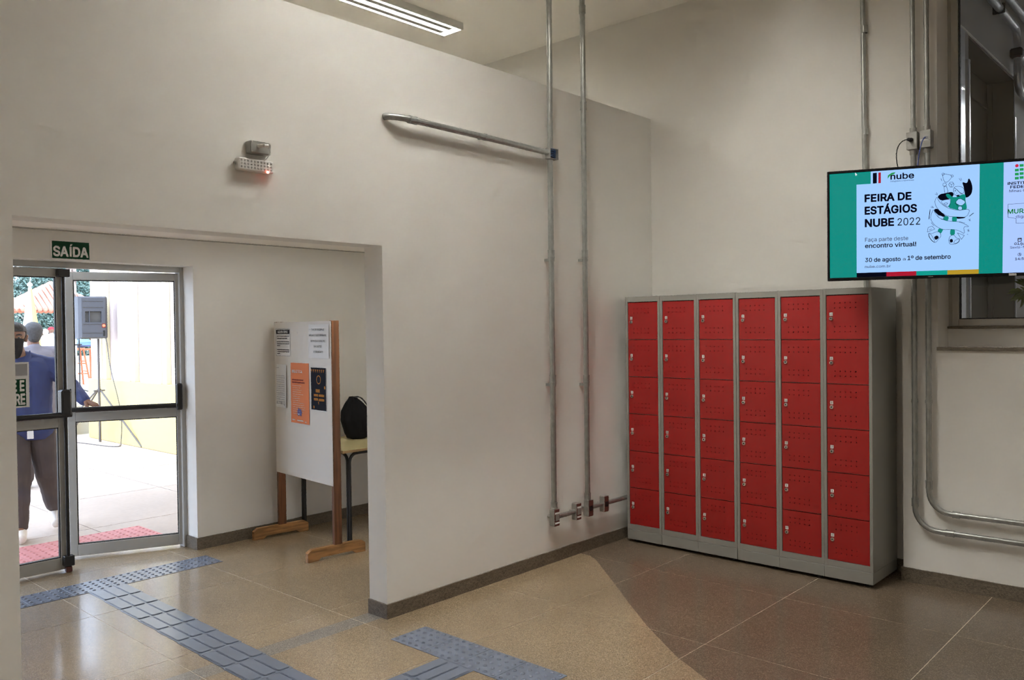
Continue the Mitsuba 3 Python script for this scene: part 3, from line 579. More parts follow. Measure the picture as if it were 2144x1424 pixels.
# picture coordinates: U,V in the zoomed photograph of the screen -> metres on the screen
TL, TR, BL, BR = (155, 200), (1785, 85), (172, 1165), (1775, 1118)
_A, _b = [], []
for (u, v), (X_, Z_) in zip((TL, TR, BL, BR), ((0, SH), (0.915, SH), (0, 0), (0.915, 0))):
    _A += [[u, v, 1, 0, 0, 0, -X_*u, -X_*v], [0, 0, 0, u, v, 1, -Z_*u, -Z_*v]]; _b += [X_, Z_]
_h = np.linalg.solve(np.array(_A, float), np.array(_b, float))
def s2(u, v):
    w_ = _h[6]*u + _h[7]*v + 1
    return ((_h[0]*u+_h[1]*v+_h[2])/w_, (_h[3]*u+_h[4]*v+_h[5])/w_)
def spoly(*pts): return Polygon([s2(*p) for p in pts])
BLUEW, TEAL = (0.36, 0.62, 1.05), (0.0, 0.26, 0.215)
xa, xb, xc = s2(412, 600)[0], s2(1557, 600)[0], 0.915
zt, zbar = s2(410, 296)[1], s2(425, 1118)[1]
xt = s2(540, 240)[0]
for m_ in (cat_([sq(0, xa, 0, SH), sq(xa, xt, zt, SH)]), sq(xb, xc, 0, SH)): glow('teal_field', m_, TEAL)
glow('white_field', cat_([sq(xa, xb, zbar, zt), sq(xt, xb, zt, SH)]), BLUEW)
glow('side_panel', sq(xc, SW, 0, SH), (0.42, 0.60, 1.08))
x1, x2, x3 = (s2(u, 1125)[0] for u in (695, 973, 1262))
for m_ in (sq(x1, x2, 0, zbar), sq(*[s2(u, 230)[0] for u in (612, 634)], s2(620, 282)[1], s2(620, 182)[1], 0.0004)): glow('red_bar', m_, (0.42, 0.005, 0.025))
glow('yellow_bar', sq(x3, xb, 0, zbar), (0.48, 0.30, 0.02)); glow('teal_bar', sq(x2, x3, 0, zbar), (0.0, 0.33, 0.27))
INK = 'm_ink'
scene['m_ink'] = D((0.004, 0.005, 0.016))
for m_ in (sq(xa, x1, 0, zbar), sq(*[s2(u, 230)[0] for u in (560, 597)], s2(575, 284)[1], s2(575, 186)[1], 0.0004)): obj('black_bar', putt(m_), INK, scr)
def stext(s, u0, v0, u1, hpx, bold, mat=INK, thin=0):
    """Lettering on the screen from (u0, v0), the left end of its base line, to u1."""
    x0, z0 = s2(u0, v0); x1_, _ = s2(u1, v0 - (u1-u0)*0.02); h = s2(u0, v0-hpx)[1]-z0
    m = text_w(s, h, bold, x1_-x0, 0.0004, (0.028 if h > 0.036 else 0.0) if bold else 0.0)
    obj('lettering', putt(orient(m, (x0, 0.0018, z0), (1, 0, 0), (0, 0, 1))), mat, scr)
stext('FEIRA DE', 485, 458, 922, 66, True); stext('ESTÁGIOS', 487, 574, 975, 68, True); stext('NUBE', 490, 690, 762, 68, True)
stext('2022', 795, 678, 1005, 68, False); stext('Faça parte deste', 494, 828, 895, 36, False, 'm_print'); stext('encontro virtual!', 494, 886, 970, 38, True)
stext('30 de agosto', 497, 1016, 826, 36, True); stext('a', 846, 1000, 872, 26, False, 'm_print'); stext('1º de setembro', 890, 998, 1292, 38, True); stext('nube.com.br', 495, 1072, 736, 24, False, 'm_print')
stext('nube', 724, 247, 946, 54, True); stext('Estagiários e Aprendizes', 726, 271, 944, 13, False)
stext('INSTITUTO', 1822, 296, 2105, 25, True); stext('FEDERAL', 1846, 330, 2075, 25, True); stext('Minas Gerais', 1838, 366, 2090, 24, False, 'm_print')
scene['m_scrgreen'] = D((0.02, 0.5, 0.08))
stext('MURAL', 1822, 566, 2055, 40, True, 'm_scrgreen'); stext('digital', 1900, 606, 2040, 26, False, 'm_purple'); stext('01/jul', 1885, 858, 1995, 22, True, 'm_print'); stext('Sexta-feira', 1846, 892, 2040, 22, False, 'm_print'); stext('14:59', 1892, 998, 2000, 22, True, 'm_print')
def ink(polys, mat_emit=None, mat=INK, name='drawing', d=0.0012):
    for p in polys:
      m = putt(flat(p, d))
      if mat_emit is None: obj(name, m, mat, scr)
      else: obj(name, m, 'm_tvblack', scr, emitter={'type': 'area', 'sampling_weight': 0.03, 'radiance': {'type': 'rgb', 'value': [x*SCREEN for x in mat_emit]}})
def line(*pts, w=0.0016): return LineString([s2(*p) for p in pts]).buffer(w)
sqs = [spoly((1932+i*42, 108+j*34), (1964+i*42, 106+j*34), (1964+i*42, 134+j*34), (1932+i*42, 136+j*34)) for i in range(2) for j in range(4)]
lq = [spoly((1890, 146+j*38), (1925, 144+j*38), (1925, 168+j*38), (1890, 170+j*38)) for j in range(3)]
rq = [spoly((1934+k*44, 102-k*3+j*38), (1970+k*44, 100-k*3+j*38), (1970+k*44, 124-k*3+j*38), (1934+k*44, 126-k*3+j*38)) for k in range(1) for j in range(4)]
ink(lq+rq, (0.015, 0.33, 0.09), name='emblem_squares'); ink([Point(s2(1908, 116)).buffer(0.0085)], (0.62, 0.02, 0.06), name='emblem_dot')
ink([line((1826, 478), (1826, 600), (1900, 610), w=0.0008), line((1826, 478), (2060, 462), w=0.0008), line((1900, 610), (1902, 655), (2060, 650), w=0.0008), line((1920, 795), (1950, 793), (1950, 822), (1920, 824), (1920, 795)), line((1918, 803), (1952, 801)), Point(s2(1934, 946)).buffer(0.009).difference(Point(s2(1934, 946)).buffer(0.0072)), line((1934, 934), (1934, 948), (1942, 950))], mat='m_print')
ink([spoly((698, 240), (700, 210), (735, 185), (770, 178), (760, 195), (720, 212))], (0.02, 0.30, 0.08), name='leaf_mark')
# mouse pointer
ink([spoly((392, 180), (416, 206), (404, 206), (406, 215), (400, 214), (396, 207))], (0.8, 0.85, 0.9), name='pointer', d=0.0016)
# the drawing: a figure wrapped in a ribbon, one arm up with a cup
def dpt(x, y): return s2((230+x/5.267)*4.4505, (30+y/5.267)*4.4505)
def soft(*pts, n=2):
    p = np.array(pts, float)
    for _ in range(n):
        q = np.roll(p, -1, 0); p = np.stack([0.78*p+0.22*q, 0.22*p+0.78*q], 1).reshape(-1, 2)
    return Polygon([dpt(*v) for v in p]).buffer(0)
def disc(x, y, r, n=16): return Polygon([dpt(x+r*math.cos(a), y+r*math.sin(a)) for a in np.linspace(0, 2*PI, n, endpoint=False)])
def dl(*pts, w=0.0009): return LineString([dpt(*p) for p in pts]).buffer(w)
def outl(p): return p.buffer(0.0008).difference(p.buffer(-0.0009))
ink([soft((437, 158), (495, 178), (512, 112), (540, 160), (556, 225), (545, 290), (510, 328), (475, 335), (462, 230), n=1), soft((165, 325), (200, 295), (260, 285), (330, 268), (352, 300), (310, 350), (205, 370), n=1), soft((130, 465), (160, 455), (200, 480), (262, 540), (240, 548), (180, 530), (140, 495)), soft((375, 545), (480, 545), (470, 562), (380, 570))], name='black_shape', d=0.0010)
inner1 = soft((200, 368), (310, 348), (312, 400), (285, 440), (230, 412)); inner2 = soft((160, 535), (190, 528), (240, 548), (232, 575), (195, 565))
armp, cup, head, book, hnd = soft((238, 205), (266, 205), (287, 276), (246, 292), n=1), soft((214, 65), (340, 90), (275, 168), (240, 160), n=1), soft((342, 235), (365, 210), (420, 208), (462, 232), (458, 285), (425, 292), (385, 312), (350, 302)), soft((360, 390), (410, 338), (487, 380), (430, 432), n=1), disc(418, 452, 24)
rib1 = soft((165, 322), (178, 370), (230, 420), (300, 458), (400, 476), (532, 458), (492, 552), (380, 548), (280, 542), (200, 492), (145, 425), (138, 365), n=1)
rib2 = soft((122, 458), (150, 520), (200, 570), (290, 595), (400, 600), (480, 630), (522, 657), (455, 655), (472, 738), (410, 700), (340, 684), (230, 690), (150, 652), (100, 592), (92, 540), n=1)
shoe1 = soft((68, 748), (76, 722), (105, 735), (150, 712), (196, 714), (212, 760), (180, 792), (152, 832), (125, 826), (90, 792)); shoe2 = soft((294, 805), (305, 760), (350, 742), (382, 785), (418, 784), (406, 830), (350, 852), (303, 848))
sole1, sole2 = soft((72, 730), (98, 738), (146, 822), (128, 826), (84, 780)), soft((348, 838), (360, 806), (412, 788), (410, 815), (375, 842))
under = [inner1, inner2, armp]; over = [head, book, hnd, cup, disc(245, 192, 20), rib1, rib2, shoe1, shoe2]
ink(under, BLUEW, name='white_shape', d=0.0012)
ink([soft((255, 300), (290, 288), (330, 328), (380, 330), (450, 292), (482, 308), (475, 360), (494, 440), (484, 475), (420, 478), (278, 445), (310, 395), (315, 355), (278, 338), n=1), soft((228, 592), (245, 535), (297, 545), (280, 600), n=1), soft((330, 605), (330, 540), (384, 542), (382, 605), n=1), soft((168, 702), (188, 672), (238, 680), (205, 738), n=1), soft((308, 750), (312, 682), (364, 684), (360, 750), n=1)], (0.0, 0.25, 0.20), name='green_clothes', d=0.0014)
ink(over, BLUEW, name='white_shape', d=0.0017)
ink([soft((128, 772), (165, 748), (190, 778), (150, 806)), soft((303, 796), (335, 788), (343, 824), (310, 834)), soft((370, 318), (395, 300), (420, 318), (395, 326))], name='black_detail', d=0.0020)
ink([outl(p) for p in under+over+[sole1, sole2]] + [dl((355, 228), (385, 250), (412, 278), (440, 292), w=0.0012), disc(364, 258, 6), dl((375, 285), (385, 288)), dl((362, 395), (385, 415), (395, 410)), dl((375, 405), (392, 430)), dl((238, 400), (262, 390), (282, 398), (262, 418), (240, 402)), dl((390, 725), (435, 796), (466, 752), (392, 725)), dl((58, 715), (66, 665), (110, 650), (140, 682), (58, 715)), dl((80, 690), (105, 680)),
     dl((522, 540), (566, 505), w=0.0016), dl((75, 572), (86, 470), w=0.0016), dl((510, 575), (535, 590)), dl((530, 568), (520, 592)), dl((405, 122), (425, 148)), dl((425, 118), (435, 140)), dl((140, 295), (165, 305)), dl((155, 280), (168, 300)), dl((95, 440), (120, 448)), dl((105, 428), (125, 445)), dl((205, 125), (215, 150)), dl((498, 690), (525, 705)), dl((515, 682), (508, 712)), dl((498, 738), (506, 742)), dl((100, 612), (130, 645)), dl((410, 600), (470, 615)), outl(disc(320, 190, 30, 6)), dl((320, 190), (300, 175)), dl((320, 190), (345, 178)), dl((320, 190), (320, 218)), outl(disc(228, 75, 13)), outl(disc(330, 95, 12))], name='outline', d=0.0022)
ar = thing('television_bracket', 'black swing arm holding the television to the pillar', 'bracket')
obj('wall_plate', cbox(-0.205, -0.19, -2.045, -1.995, 2.10, 2.36, 0.003), 'm_black', ar)
tc = (MT @ np.array([0.55, 0.066, 0.25, 1]))[:3]
obj('arm', tube([(-0.205, -2.02, 2.2), (-0.30, -2.02, 2.2), (tc+np.array([0.08, 0.03, 0.0])).tolist(), tc.tolist()], 0.016, 10), 'm_black', ar)
obj('tv_plate', putt(cbox(0.45, 0.65, 0.064, 0.072, 0.15, 0.35, 0.002)), 'm_black', ar)

# ------------------------------------------------------------------ notice board, posters, table, bag
BA = math.radians(90-6.0)                       # the board runs along ex, its face looks along -x
ex_ = np.array([0.104, 0.9945, 0]); nx_ = np.array([-0.9945, 0.104, 0])
b0 = np.array([-2.225, 1.290, 0])               # near post, front face
def bd(x0, x1, y0, y1, z0, z1, b=0.0):
    """Box in board space: x along the board from the near post, y towards the viewer, z up."""
    return orient(cbox(x0, x1, y0, y1, z0, z1, b), b0, ex_, nx_, (0, 0, 1))
nb = thing('notice_board', 'white free-standing notice board with wooden posts and feet, papers pinned on it', 'notice board')
BWD = 0.90
obj('panel', bd(0.0, BWD, 0.0, 0.004, 0.515, 1.713, 0.001), 'm_board', nb)
obj('post', bd(-0.004, 0.030, -0.062, -0.0002, 0.06, 1.716, 0.002), 'm_wood_post', nb)
obj('post', bd(BWD-0.030, BWD+0.004, -0.062, -0.0002, 0.06, 1.716, 0.002), 'm_wood_post', nb)
fp = Polygon([(-0.235, 0), (-0.155, 0), (-0.13, 0.022), (0.13, 0.022), (0.155, 0), (0.235, 0), (0.235, 0.066), (0.20, 0.090), (-0.20, 0.090), (-0.235, 0.066)])
for xx in (0.013, BWD-0.013):
    m = prism(fp, 0.036); m.apply_translation((0, 0, -0.018))
    obj('foot', orient(m, b0 + ex_*xx + nx_*(-0.020), nx_, (0, 0, 1), -ex_), 'm_wood_foot', nb)
def bx(u): return BWD*u
# sheets: u runs from the far (left) end in the picture to the near (right) end; here x = BWD*(1-u)
def sheet(name, u0, u1, z0, z1, mat, lab, curl=0.0):
    t = thing(name, lab, 'poster' if name == 'poster' else 'paper')
    xa_, xb_ = BWD*(1-u1), BWD*(1-u0); n = 10
    xs = np.linspace(0, 1, n); V, F = [], []
    for i, x in enumerate(xs):
        for z in (0.0, 1.0): V.append((xa_+(xb_-xa_)*x, 0.0048 + curl*(1-x)**3*(1-0.5*z) + curl*0.6*(1-z)*x**3, z0+(z1-z0)*z))
    for i in range(n-1): F += [(2*i, 2*i+2, 2*i+3), (2*i, 2*i+3, 2*i+1)]
    V = np.array(V); W = V + [0, 0.0004, 0]; k = len(V)
    F2 = [(c+k, b+k, a+k) for a, b, c in F]
    m = trimesh.Trimesh(np.vstack([V, W]), F+F2, process=False)
    obj('sheet', orient(m, b0, ex_, nx_, (0, 0, 1)), mat, t)
    return t
def onboard(m, u, z, d=0.0):
    """Lettering in xy, laid on the board with its left end at u."""
    return orient(m, b0 + ex_*BWD*(1-u) + nx_*(0.0058+d) + np.array([0, 0, z]), -ex_, (0, 0, 1), nx_)
def btext(t, s, u, z, h, wd, mat, bold=True, d=0.0): obj('lettering', onboard(text_w(s, h, bold, wd*BWD, 0.0003), u, z, d), mat, t)
def bars(t, rows, mat, h=0.006, d=0.0):
    obj('text_lines', cat_([onboard(prism(sbox(0, 0, (u1-u0)*BWD, h), 0.0003), u0, z, d) for u0, u1, z in rows]), mat, t)
s1 = sheet('notice_sheet', 0.035, 0.305, 1.447, 1.663, 'm_paper', 'white rules sheet with a black heading, upper left on the board')
obj('frame_line', cat_([onboard(prism(sbox(0, 0, 0.243, 0.216).difference(sbox(0.003, 0.003, 0.240, 0.213)), 0.0003), 0.035, 1.447)]), 'm_print_grey', s1)
obj('heading', onboard(prism(sbox(0, 0, 0.228, 0.034), 0.0003), 0.042, 1.620), 'm_print', s1)
btext(s1, 'NORMAS GERAIS', 0.075, 1.628, 0.018, 0.185, 'm_paper', True, 0.0004)
btext(s1, 'NAO E PERMITIDO ENTRAR OU PERMANECER COM'.title(), 0.06, 1.600, 0.007, 0.225, 'm_print', True)
bars(s1, [(0.055, 0.25, 1.582), (0.055, 0.285, 1.556), (0.055, 0.285, 1.540), (0.055, 0.115, 1.525), (0.055, 0.285, 1.493), (0.06, 0.285, 1.478), (0.06, 0.11, 1.463)], 'm_print')
s2_ = sheet('notice_sheet', 0.635, 0.978, 1.440, 1.690, 'm_paper', 'white laminated sheet in capitals, upper right on the board', 0.006)
for s, u0, u1, z in (('FAVOR DEIXAR AS', 0.70, 0.91, 1.644), ('MOCHILAS NOS ARMÁRIOS.', 0.655, 0.945, 1.602), ('SOLICITE A CHAVE NO', 0.68, 0.925, 1.560), ('BALCÃO DE', 0.735, 0.86, 1.520), ('ATENDIMENTO', 0.72, 0.88, 1.480)): btext(s2_, s, u0, z, 0.015, u1-u0, 'm_print', False, 0.0045)
s3 = sheet('notice_sheet', 0.04, 0.235, 1.040, 1.380, 'm_paper', 'plain white typed letter, lower left on the board', 0.012)
bars(s3, [(0.055, 0.115, 1.352)] + [(0.06, 0.215, 1.29-0.017*i) for i in range(14)], 'm_print_grey', 0.003, 0.012); bars(s3, [(0.06, 0.075, 1.068), (0.14, 0.16, 1.066), (0.20, 0.215, 1.056)], 'm_print_grey', 0.018, 0.012)
s4 = sheet('poster', 0.305, 0.632, 0.935, 1.398, 'm_orange', 'tall orange library poster in the middle of the board', 0.003)
btext(s4, 'BIBLIOTECA', 0.335, 1.322, 0.021, 0.185, 'm_paper', True, 0.003)
bars(s4, [(0.335, 0.535, 1.262), (0.335, 0.56, 1.243)], 'm_orange_dark', 0.010, 0.003); bars(s4, [(0.345, v, 1.222-0.0165*i) for i, v in enumerate((0.5, 0.48, 0.51, 0.49, 0.53, 0.47, 0.48, 0.47, 0.55, 0.545, 0.56, 0.555, 0.53, 0.50))], 'm_paper', 0.0022, 0.003)
obj('picture', onboard(prism(Polygon([(0, 0.01), (0.02, 0), (0.03, 0.012), (0.06, 0.0), (0.07, 0.03), (0.055, 0.06), (0.04, 0.05), (0.02, 0.066), (0, 0.04)]), 0.0003), 0.425, 0.990, 0.003), 'm_purple', s4); bars(s4, [(0.44, 0.46, 1.0), (0.33, 0.375, 0.955), (0.42, 0.53, 0.953), (0.56, 0.58, 0.948)], 'm_paper', 0.008, 0.0035)
s5 = sheet('poster', 0.665, 0.922, 1.050, 1.372, 'm_paper', 'dark blue and gold poster, lower right on the board', 0.002)
obj('dark_field', onboard(prism(sbox(0, 0, 0.222, 0.314), 0.0003), 0.670, 1.056, 0.002), 'm_navy', s5)
gold = [Polygon([(0.03*i, 0.300), (0.03*i+0.02, 0.300), (0.03*i+0.01, 0.275)]) for i in range(7)]
obj('gold_print', onboard(prism(unary_union(gold + [Point(0.115, 0.225).buffer(0.033).difference(Point(0.115, 0.225).buffer(0.026)), sbox(0.07, 0.13, 0.13, 0.155), sbox(0.04, 0.10, 0.105, 0.118), sbox(0.115, 0.10, 0.195, 0.118), sbox(0.04, 0.07, 0.105, 0.088), sbox(0.115, 0.068, 0.195, 0.086), Polygon([(0.10, 0.062), (0.12, 0.062), (0.112, 0.04)]), Point(0.04, 0.02).buffer(0.011), Point(0.205, 0.17).buffer(0.012)]), 0.0003), 0.670, 1.056, 0.0024), 'm_gold', s5)
# pins
for u, z in ((0.44, 1.63), (0.98, 0.53), (0.02, 1.70)): obj('pin', cyl(b0+ex_*BWD*(1-u)+nx_*0.004+[0, 0, z], b0+ex_*BWD*(1-u)+nx_*0.008+[0, 0, z], 0.004, 8), 'm_chrome', nb)
# table
tb = thing('table', 'small table with pale olive top and black tube legs behind the notice board', 'table')
TX0, TX1, TY0, TY1, TZ = -1.975, -0.95, 1.515, 2.235, 0.722
obj('tabletop', cbox(TX0+0.002, TX1-0.002, TY0+0.002, TY1, TZ-0.003, TZ, 0.001), 'm_tabletop', tb); obj('edge_band', cbox(TX0, TX1, TY0, TY1-0.002, TZ-0.022, TZ-0.003, 0.001), 'm_table_edge', tb)
zr = TZ-0.022-0.013
def leg(cx, cy, sx, sy):
    r_ = 0.0125; h = []
    h.append(tube([(cx, cy, 0.0), (cx, cy, zr-0.07)] + arcpts((cx+sx*0.07, cy, zr-0.07), (-sx, 0, 0), (0, 0, 1), 0.07, 0.15, PI/2, 6) + [(cx+sx*0.42, cy, zr)], r_, 10))
    c2_ = cy+sy*0.026
    h.append(tube([(cx, c2_, 0.0), (cx, c2_, zr-0.07)] + arcpts((cx, c2_+sy*0.07, zr-0.07), (0, -sy, 0), (0, 0, 1), 0.07, 0.15, PI/2, 6) + [(cx, cy+sy*0.30, zr)], r_, 10))
    obj('leg', cat_(h), 'm_black', tb, True)
for cx, sx in ((-1.885, 1), (-1.05, -1)):
    for cy, sy in ((1.555, 1), (2.195, -1)): leg(cx, cy, sx, sy)
# drawstring bag: gathered sack with folds, slumped on the table
def sack():
    nz, na = 34, 72; V = []
    for i in range(nz):
        t = i/(nz-1); z = 0.36*t
        r = np.interp(t, [0, 0.03, 0.15, 0.45, 0.66, 0.86, 0.95, 1.0], [0.06, 0.098, 0.118, 0.134, 0.116, 0.066, 0.036, 0.022])
        for j in range(na):
            a = 2*PI*j/na
            k_ = 1 + (0.05+0.14*max(0, t-0.5)*2)*math.sin(9*a+2*math.sin(3*t))*smooth01(t) + 0.10*(meshkit.noise(np.array([math.cos(a)*1.7+5, math.sin(a)*1.7, t*4.0])) - 0.5)
            V.append((r*k_*math.cos(a)*1.05 - 0.055*t*t, r*k_*math.sin(a)*0.78, z))
    F = []
    for i in range(nz-1):
        for j in range(na): q = (i*na+j, i*na+(j+1) % na, (i+1)*na+(j+1) % na, (i+1)*na+j); F += [(q[0], q[1], q[2]), (q[0], q[2], q[3])]
    c = len(V); V += [(0, 0, 0), (-0.055, 0, 0.345)]
    for j in range(na): F += [(c, (j+1) % na, j), (c+1, (nz-1)*na+j, (nz-1)*na+(j+1) % na)]
    return trimesh.Trimesh(V, F, process=False)
def smooth01(t): return min(1.0, max(0.0, (t-0.05)/0.3))
bg = thing('drawstring_bag', 'black drawstring bag slumped on the table', 'bag')
BX, BYc = -1.440, 2.03
obj('sack', loc(sack(), (BX, BYc, TZ)), 'm_black_cloth', bg, True)
obj('cord', tube(bezier([(BX-0.06, BYc-0.03, TZ+0.35), (BX-0.02, BYc-0.05, TZ+0.40), (BX+0.05, BYc-0.09, TZ+0.30), (BX+0.11, BYc-0.11, TZ+0.14), (BX+0.13, BYc-0.10, TZ+0.03)], 18), 0.004, 8), 'm_black', bg, True)
obj('cord', tube(bezier([(BX-0.05, BYc-0.04, TZ+0.35), (BX+0.03, BYc-0.06, TZ+0.385), (BX+0.05, BYc-0.09, TZ+0.26), (BX+0.09, BYc-0.115, TZ+0.12), (BX+0.11, BYc-0.11, TZ+0.02)], 18), 0.004, 8), 'm_black', bg, True)

# ------------------------------------------------------------------ outdoors: the yard
YR = -0.60
yard = struct('yard_ground', cbox(-12, 1.5, 2.82, 10.6, -0.15, -0.006), 'm_strip')
ys_ = [2.822, 3.62, 5.0, 6.4, 7.8, 9.2, 10.6]; xs_ = [-12, -9.6, -7.2, -4.9, -3.02, -1.8, -0.6]
for i in range(len(xs_)-1):
    for j in range(len(ys_)-1): obj('concrete_slab', cbox(xs_[i]+0.004, xs_[i+1]-0.004, ys_[j]+0.004, ys_[j+1]-0.004, -0.05, 0.0), 'm_concrete', yard)
cn = thing('canopy', 'concrete canopy over the entrance outside', 'canopy')
obj('slab', cbox(-8.5, YR-0.02, 2.525, 4.4, 3.1, 3.25, 0.005), 'm_cream', cn)
for i in range(6):
    for j in range(2): tile(REDD, 'red_warning_tile', -2.84-0.25*i, 3.03+0.25*j, 0, yard, 0.0)
rl = struct('raised_ground', cbox(-14, 30, 10.72, 60, -0.15, 0.45), 'm_lawn')
lw = thing('low_wall', 'low orange wall at the far end of the yard', 'wall')
obj('body', cbox(-12, YR, 10.6, 10.72, -0.05, 0.45, 0.004), 'm_orangewall', lw); obj('coping', cbox(-12, YR, 10.585, 10.735, 0.45, 0.475, 0.004), 'm_cream', lw)
bldg = thing('building', 'pale building with yellow base along the right side of the yard', 'building')
obj('wall', cbox(YR+0.10, 6.0, 2.6, 10.05, 0, 6.0), 'm_pinkwall', bldg); obj('base', cbox(YR-0.0, YR+0.10, 2.6, 10.05, 0, 0.93, 0.004), 'm_yellowwall', bldg)
obj('roof', cbox(YR-0.25, 6.2, 2.55, 10.3, 6.0, 6.2, 0.01), 'm_cream', bldg)
for k in range(8):
    y = 9.80 - 1.0*k
    if y < 3: break
    obj('pier', cbox(YR+0.005, YR+0.10, y-0.72+0.47, y-0.72+0.72+0.12, 0.93, 6.0, 0.004), 'm_cream', bldg)
    obj('pier', cbox(YR+0.03, YR+0.10, y-0.28-0.10, y-0.255, 0.93, 6.0, 0.004), 'm_pier', bldg)
    obj('sill_block', cbox(YR+0.02, YR+0.10, y-0.90, y-0.60, 0.93, 1.35, 0.004), 'm_cream', bldg)
# speaker on a tripod
SPX, SPY = -0.775, 9.17
sp = thing('loudspeaker', 'grey loudspeaker with a red light on top of the tripod in the yard', 'loudspeaker')
sb = m3.Manifold.hull_points(np.array([(x*w_, y, z) for y, w_, zz in ((-0.16, 0.78, 0.29), (-0.10, 0.95, 0.31), (0.16, 1.0, 0.31)) for x in (-0.2, 0.2) for z in (-zz, zz)]))
hollow = m3.Manifold.cube((0.22, 0.07, 0.16), True).translate((0.0, -0.16, 0.01))
sbm = sb - hollow; mm = sbm.to_mesh(); sbt = trimesh.Trimesh(mm.vert_properties[:, :3], mm.tri_verts, process=False)
SPR = math.radians(-8); SC = (SPX-0.10, SPY, 1.872)
def spk(m): return loc(m, SC, SPR)
obj('cabinet', spk(sbt), 'm_speaker', sp)
obj('side_panel', spk(cbox(0.162, 0.204, -0.10, 0.165, -0.30, 0.30, 0.008)), 'm_speaker_side', sp)
obj('grip', spk(cbox(-0.058, -0.048, -0.165, -0.13, -0.07, 0.09)), 'm_speaker', sp)
obj('handle_recess', spk(cbox(-0.108, 0.108, -0.128, -0.1255, -0.068, 0.088)), 'm_speaker_side', sp)
obj('front_grille', spk(cbox(-0.185, 0.185, 0.16, 0.172, -0.29, 0.29, 0.006)), 'm_black', sp)
obj('rib', spk(cat_([cbox(-0.145, 0.135, -0.168, -0.158, z, z+0.006, 0.001) for z in (0.235, 0.145, -0.10, -0.23)])), 'm_speaker_side', sp)
obj('lamp_bezel', spk(cbox(0.11, 0.165, -0.165, -0.14, -0.155, -0.085, 0.003)), 'm_maroon', sp)
obj('lamp', spk(trimesh.creation.icosphere(2, 0.020).apply_translation((0.137, -0.166, -0.12))), 'm_redled', sp, True, label='red lamp', emitter={'type': 'area', 'sampling_weight': 0.02, 'radiance': {'type': 'rgb', 'value': [4.0, 0.25, 0.15]}})
obj('socket', spk(cbox(0.125, 0.155, -0.165, -0.14, -0.275, -0.19, 0.003)), 'm_black', sp)
st_ = thing('speaker_stand', 'dark tripod stand under the loudspeaker', 'stand')
obj('pole', cat_([cyl((SPX, SPY, 0.02), (SPX, SPY, 0.85), 0.0175), cyl((SPX, SPY, 0.85), (SPX, SPY, 1.560), 0.0155)]), 'm_pole', st_, True)
obj('collar', cat_([cyl((SPX, SPY, 0.76), (SPX, SPY, 0.81), 0.03), cbox(SPX-0.08, SPX+0.08, SPY-0.02, SPY+0.02, 0.775, 0.795, 0.003)]), 'm_pole', st_)
for a, R_ in ((-80, 1.02), (95, 1.0), (187, 0.8)):
    a = math.radians(a); d_ = np.array([math.cos(a), math.sin(a), 0]); p0 = np.array([SPX, SPY, 0])
    f_ = p0 + d_*R_ + [0, 0, 0.013]; tp_ = p0+d_*0.05+[0, 0, 0.78]
    obj('leg', cyl(tp_, f_, 0.0125), 'm_pole', st_, True); obj('brace', cyl(p0+[0, 0, 0.44], tp_*0.45+f_*0.55, 0.008, 8), 'm_pole', st_, True)
sc_ = obj('speaker_cable', tube(np.vstack([bezier([(SPX+0.05, SPY-0.10, 1.64), (SPX+0.12, SPY-0.22, 1.3), (SPX+0.0, SPY-0.1, 1.1), (YR-0.06, SPY-0.5, 0.8), (YR-0.03, SPY-0.6, 0.4), (YR-0.05, SPY-0.4, 0.1), (YR-0.08, SPY-0.5, 0.006)], 26), bezier([(YR-0.1, SPY-0.5, 0.006), (-0.75, SPY-0.85, 0.006), (-0.95, SPY-0.5, 0.006), (-0.85, SPY-0.2, 0.006), (-1.0, SPY+0.4, 0.006)], 18)]), 0.006, 6), 'm_pole', None, True, label='thin black cable hanging from the loudspeaker', cat='cable')
# tree with lime-washed trunk
tr = thing('tree', 'tall tree trunk with white painted base seen through the right door leaf', 'tree')
px_, py_ = 0.87, 14.8
tk = tube([(px_, py_, 1.55), (px_+0.03, py_, 3.0), (px_-0.05, py_, 5.0), (px_, py_, 8.0)], [0.105, 0.10, 0.09, 0.06], 14)
obj('trunk', tk, 'm_bark', tr, True); obj('painted_base', tube([(px_-0.01, py_, 0.40), (px_-0.005, py_, 0.6), (px_, py_, 1.551)], [0.17, 0.125, 0.107], 14), 'm_limewash', tr, True, label='white painted trunk base')
def leaves(n, c, r, s, seed):
    g_ = np.random.default_rng(seed); d_ = g_.normal(size=(n, 3)); d_ /= np.linalg.norm(d_, axis=1, keepdims=True)
    rad = g_.uniform(0.55, 1.0, (n, 1))**0.6; lump = 0.75 + 0.5*meshkit.noise(d_*2.2+seed)[:, None]
    c_ = np.array(c) + d_*rad*lump*np.array(r)
    u_ = g_.normal(size=(n, 3)); u_ /= np.linalg.norm(u_, axis=1, keepdims=True); v_ = np.cross(u_, d_+0.3*g_.normal(size=(n, 3))); v_ /= np.linalg.norm(v_, axis=1, keepdims=True)
    sz = s*g_.uniform(0.6, 1.3, (n, 1))
    V = np.stack([c_-u_*sz, c_-v_*sz*0.5, c_+u_*sz, c_+v_*sz*0.5], 1).reshape(-1, 3); b_ = np.arange(n)*4
    return trimesh.Trimesh(V, np.vstack([np.stack([b_, b_+1, b_+2], 1), np.stack([b_, b_+2, b_+3], 1)]), process=False)
obj('foliage', leaves(2500, (px_, py_, 9.0), (2.5, 2.5, 1.8), 0.14, 3), 'm_leaf', tr, kind='stuff')
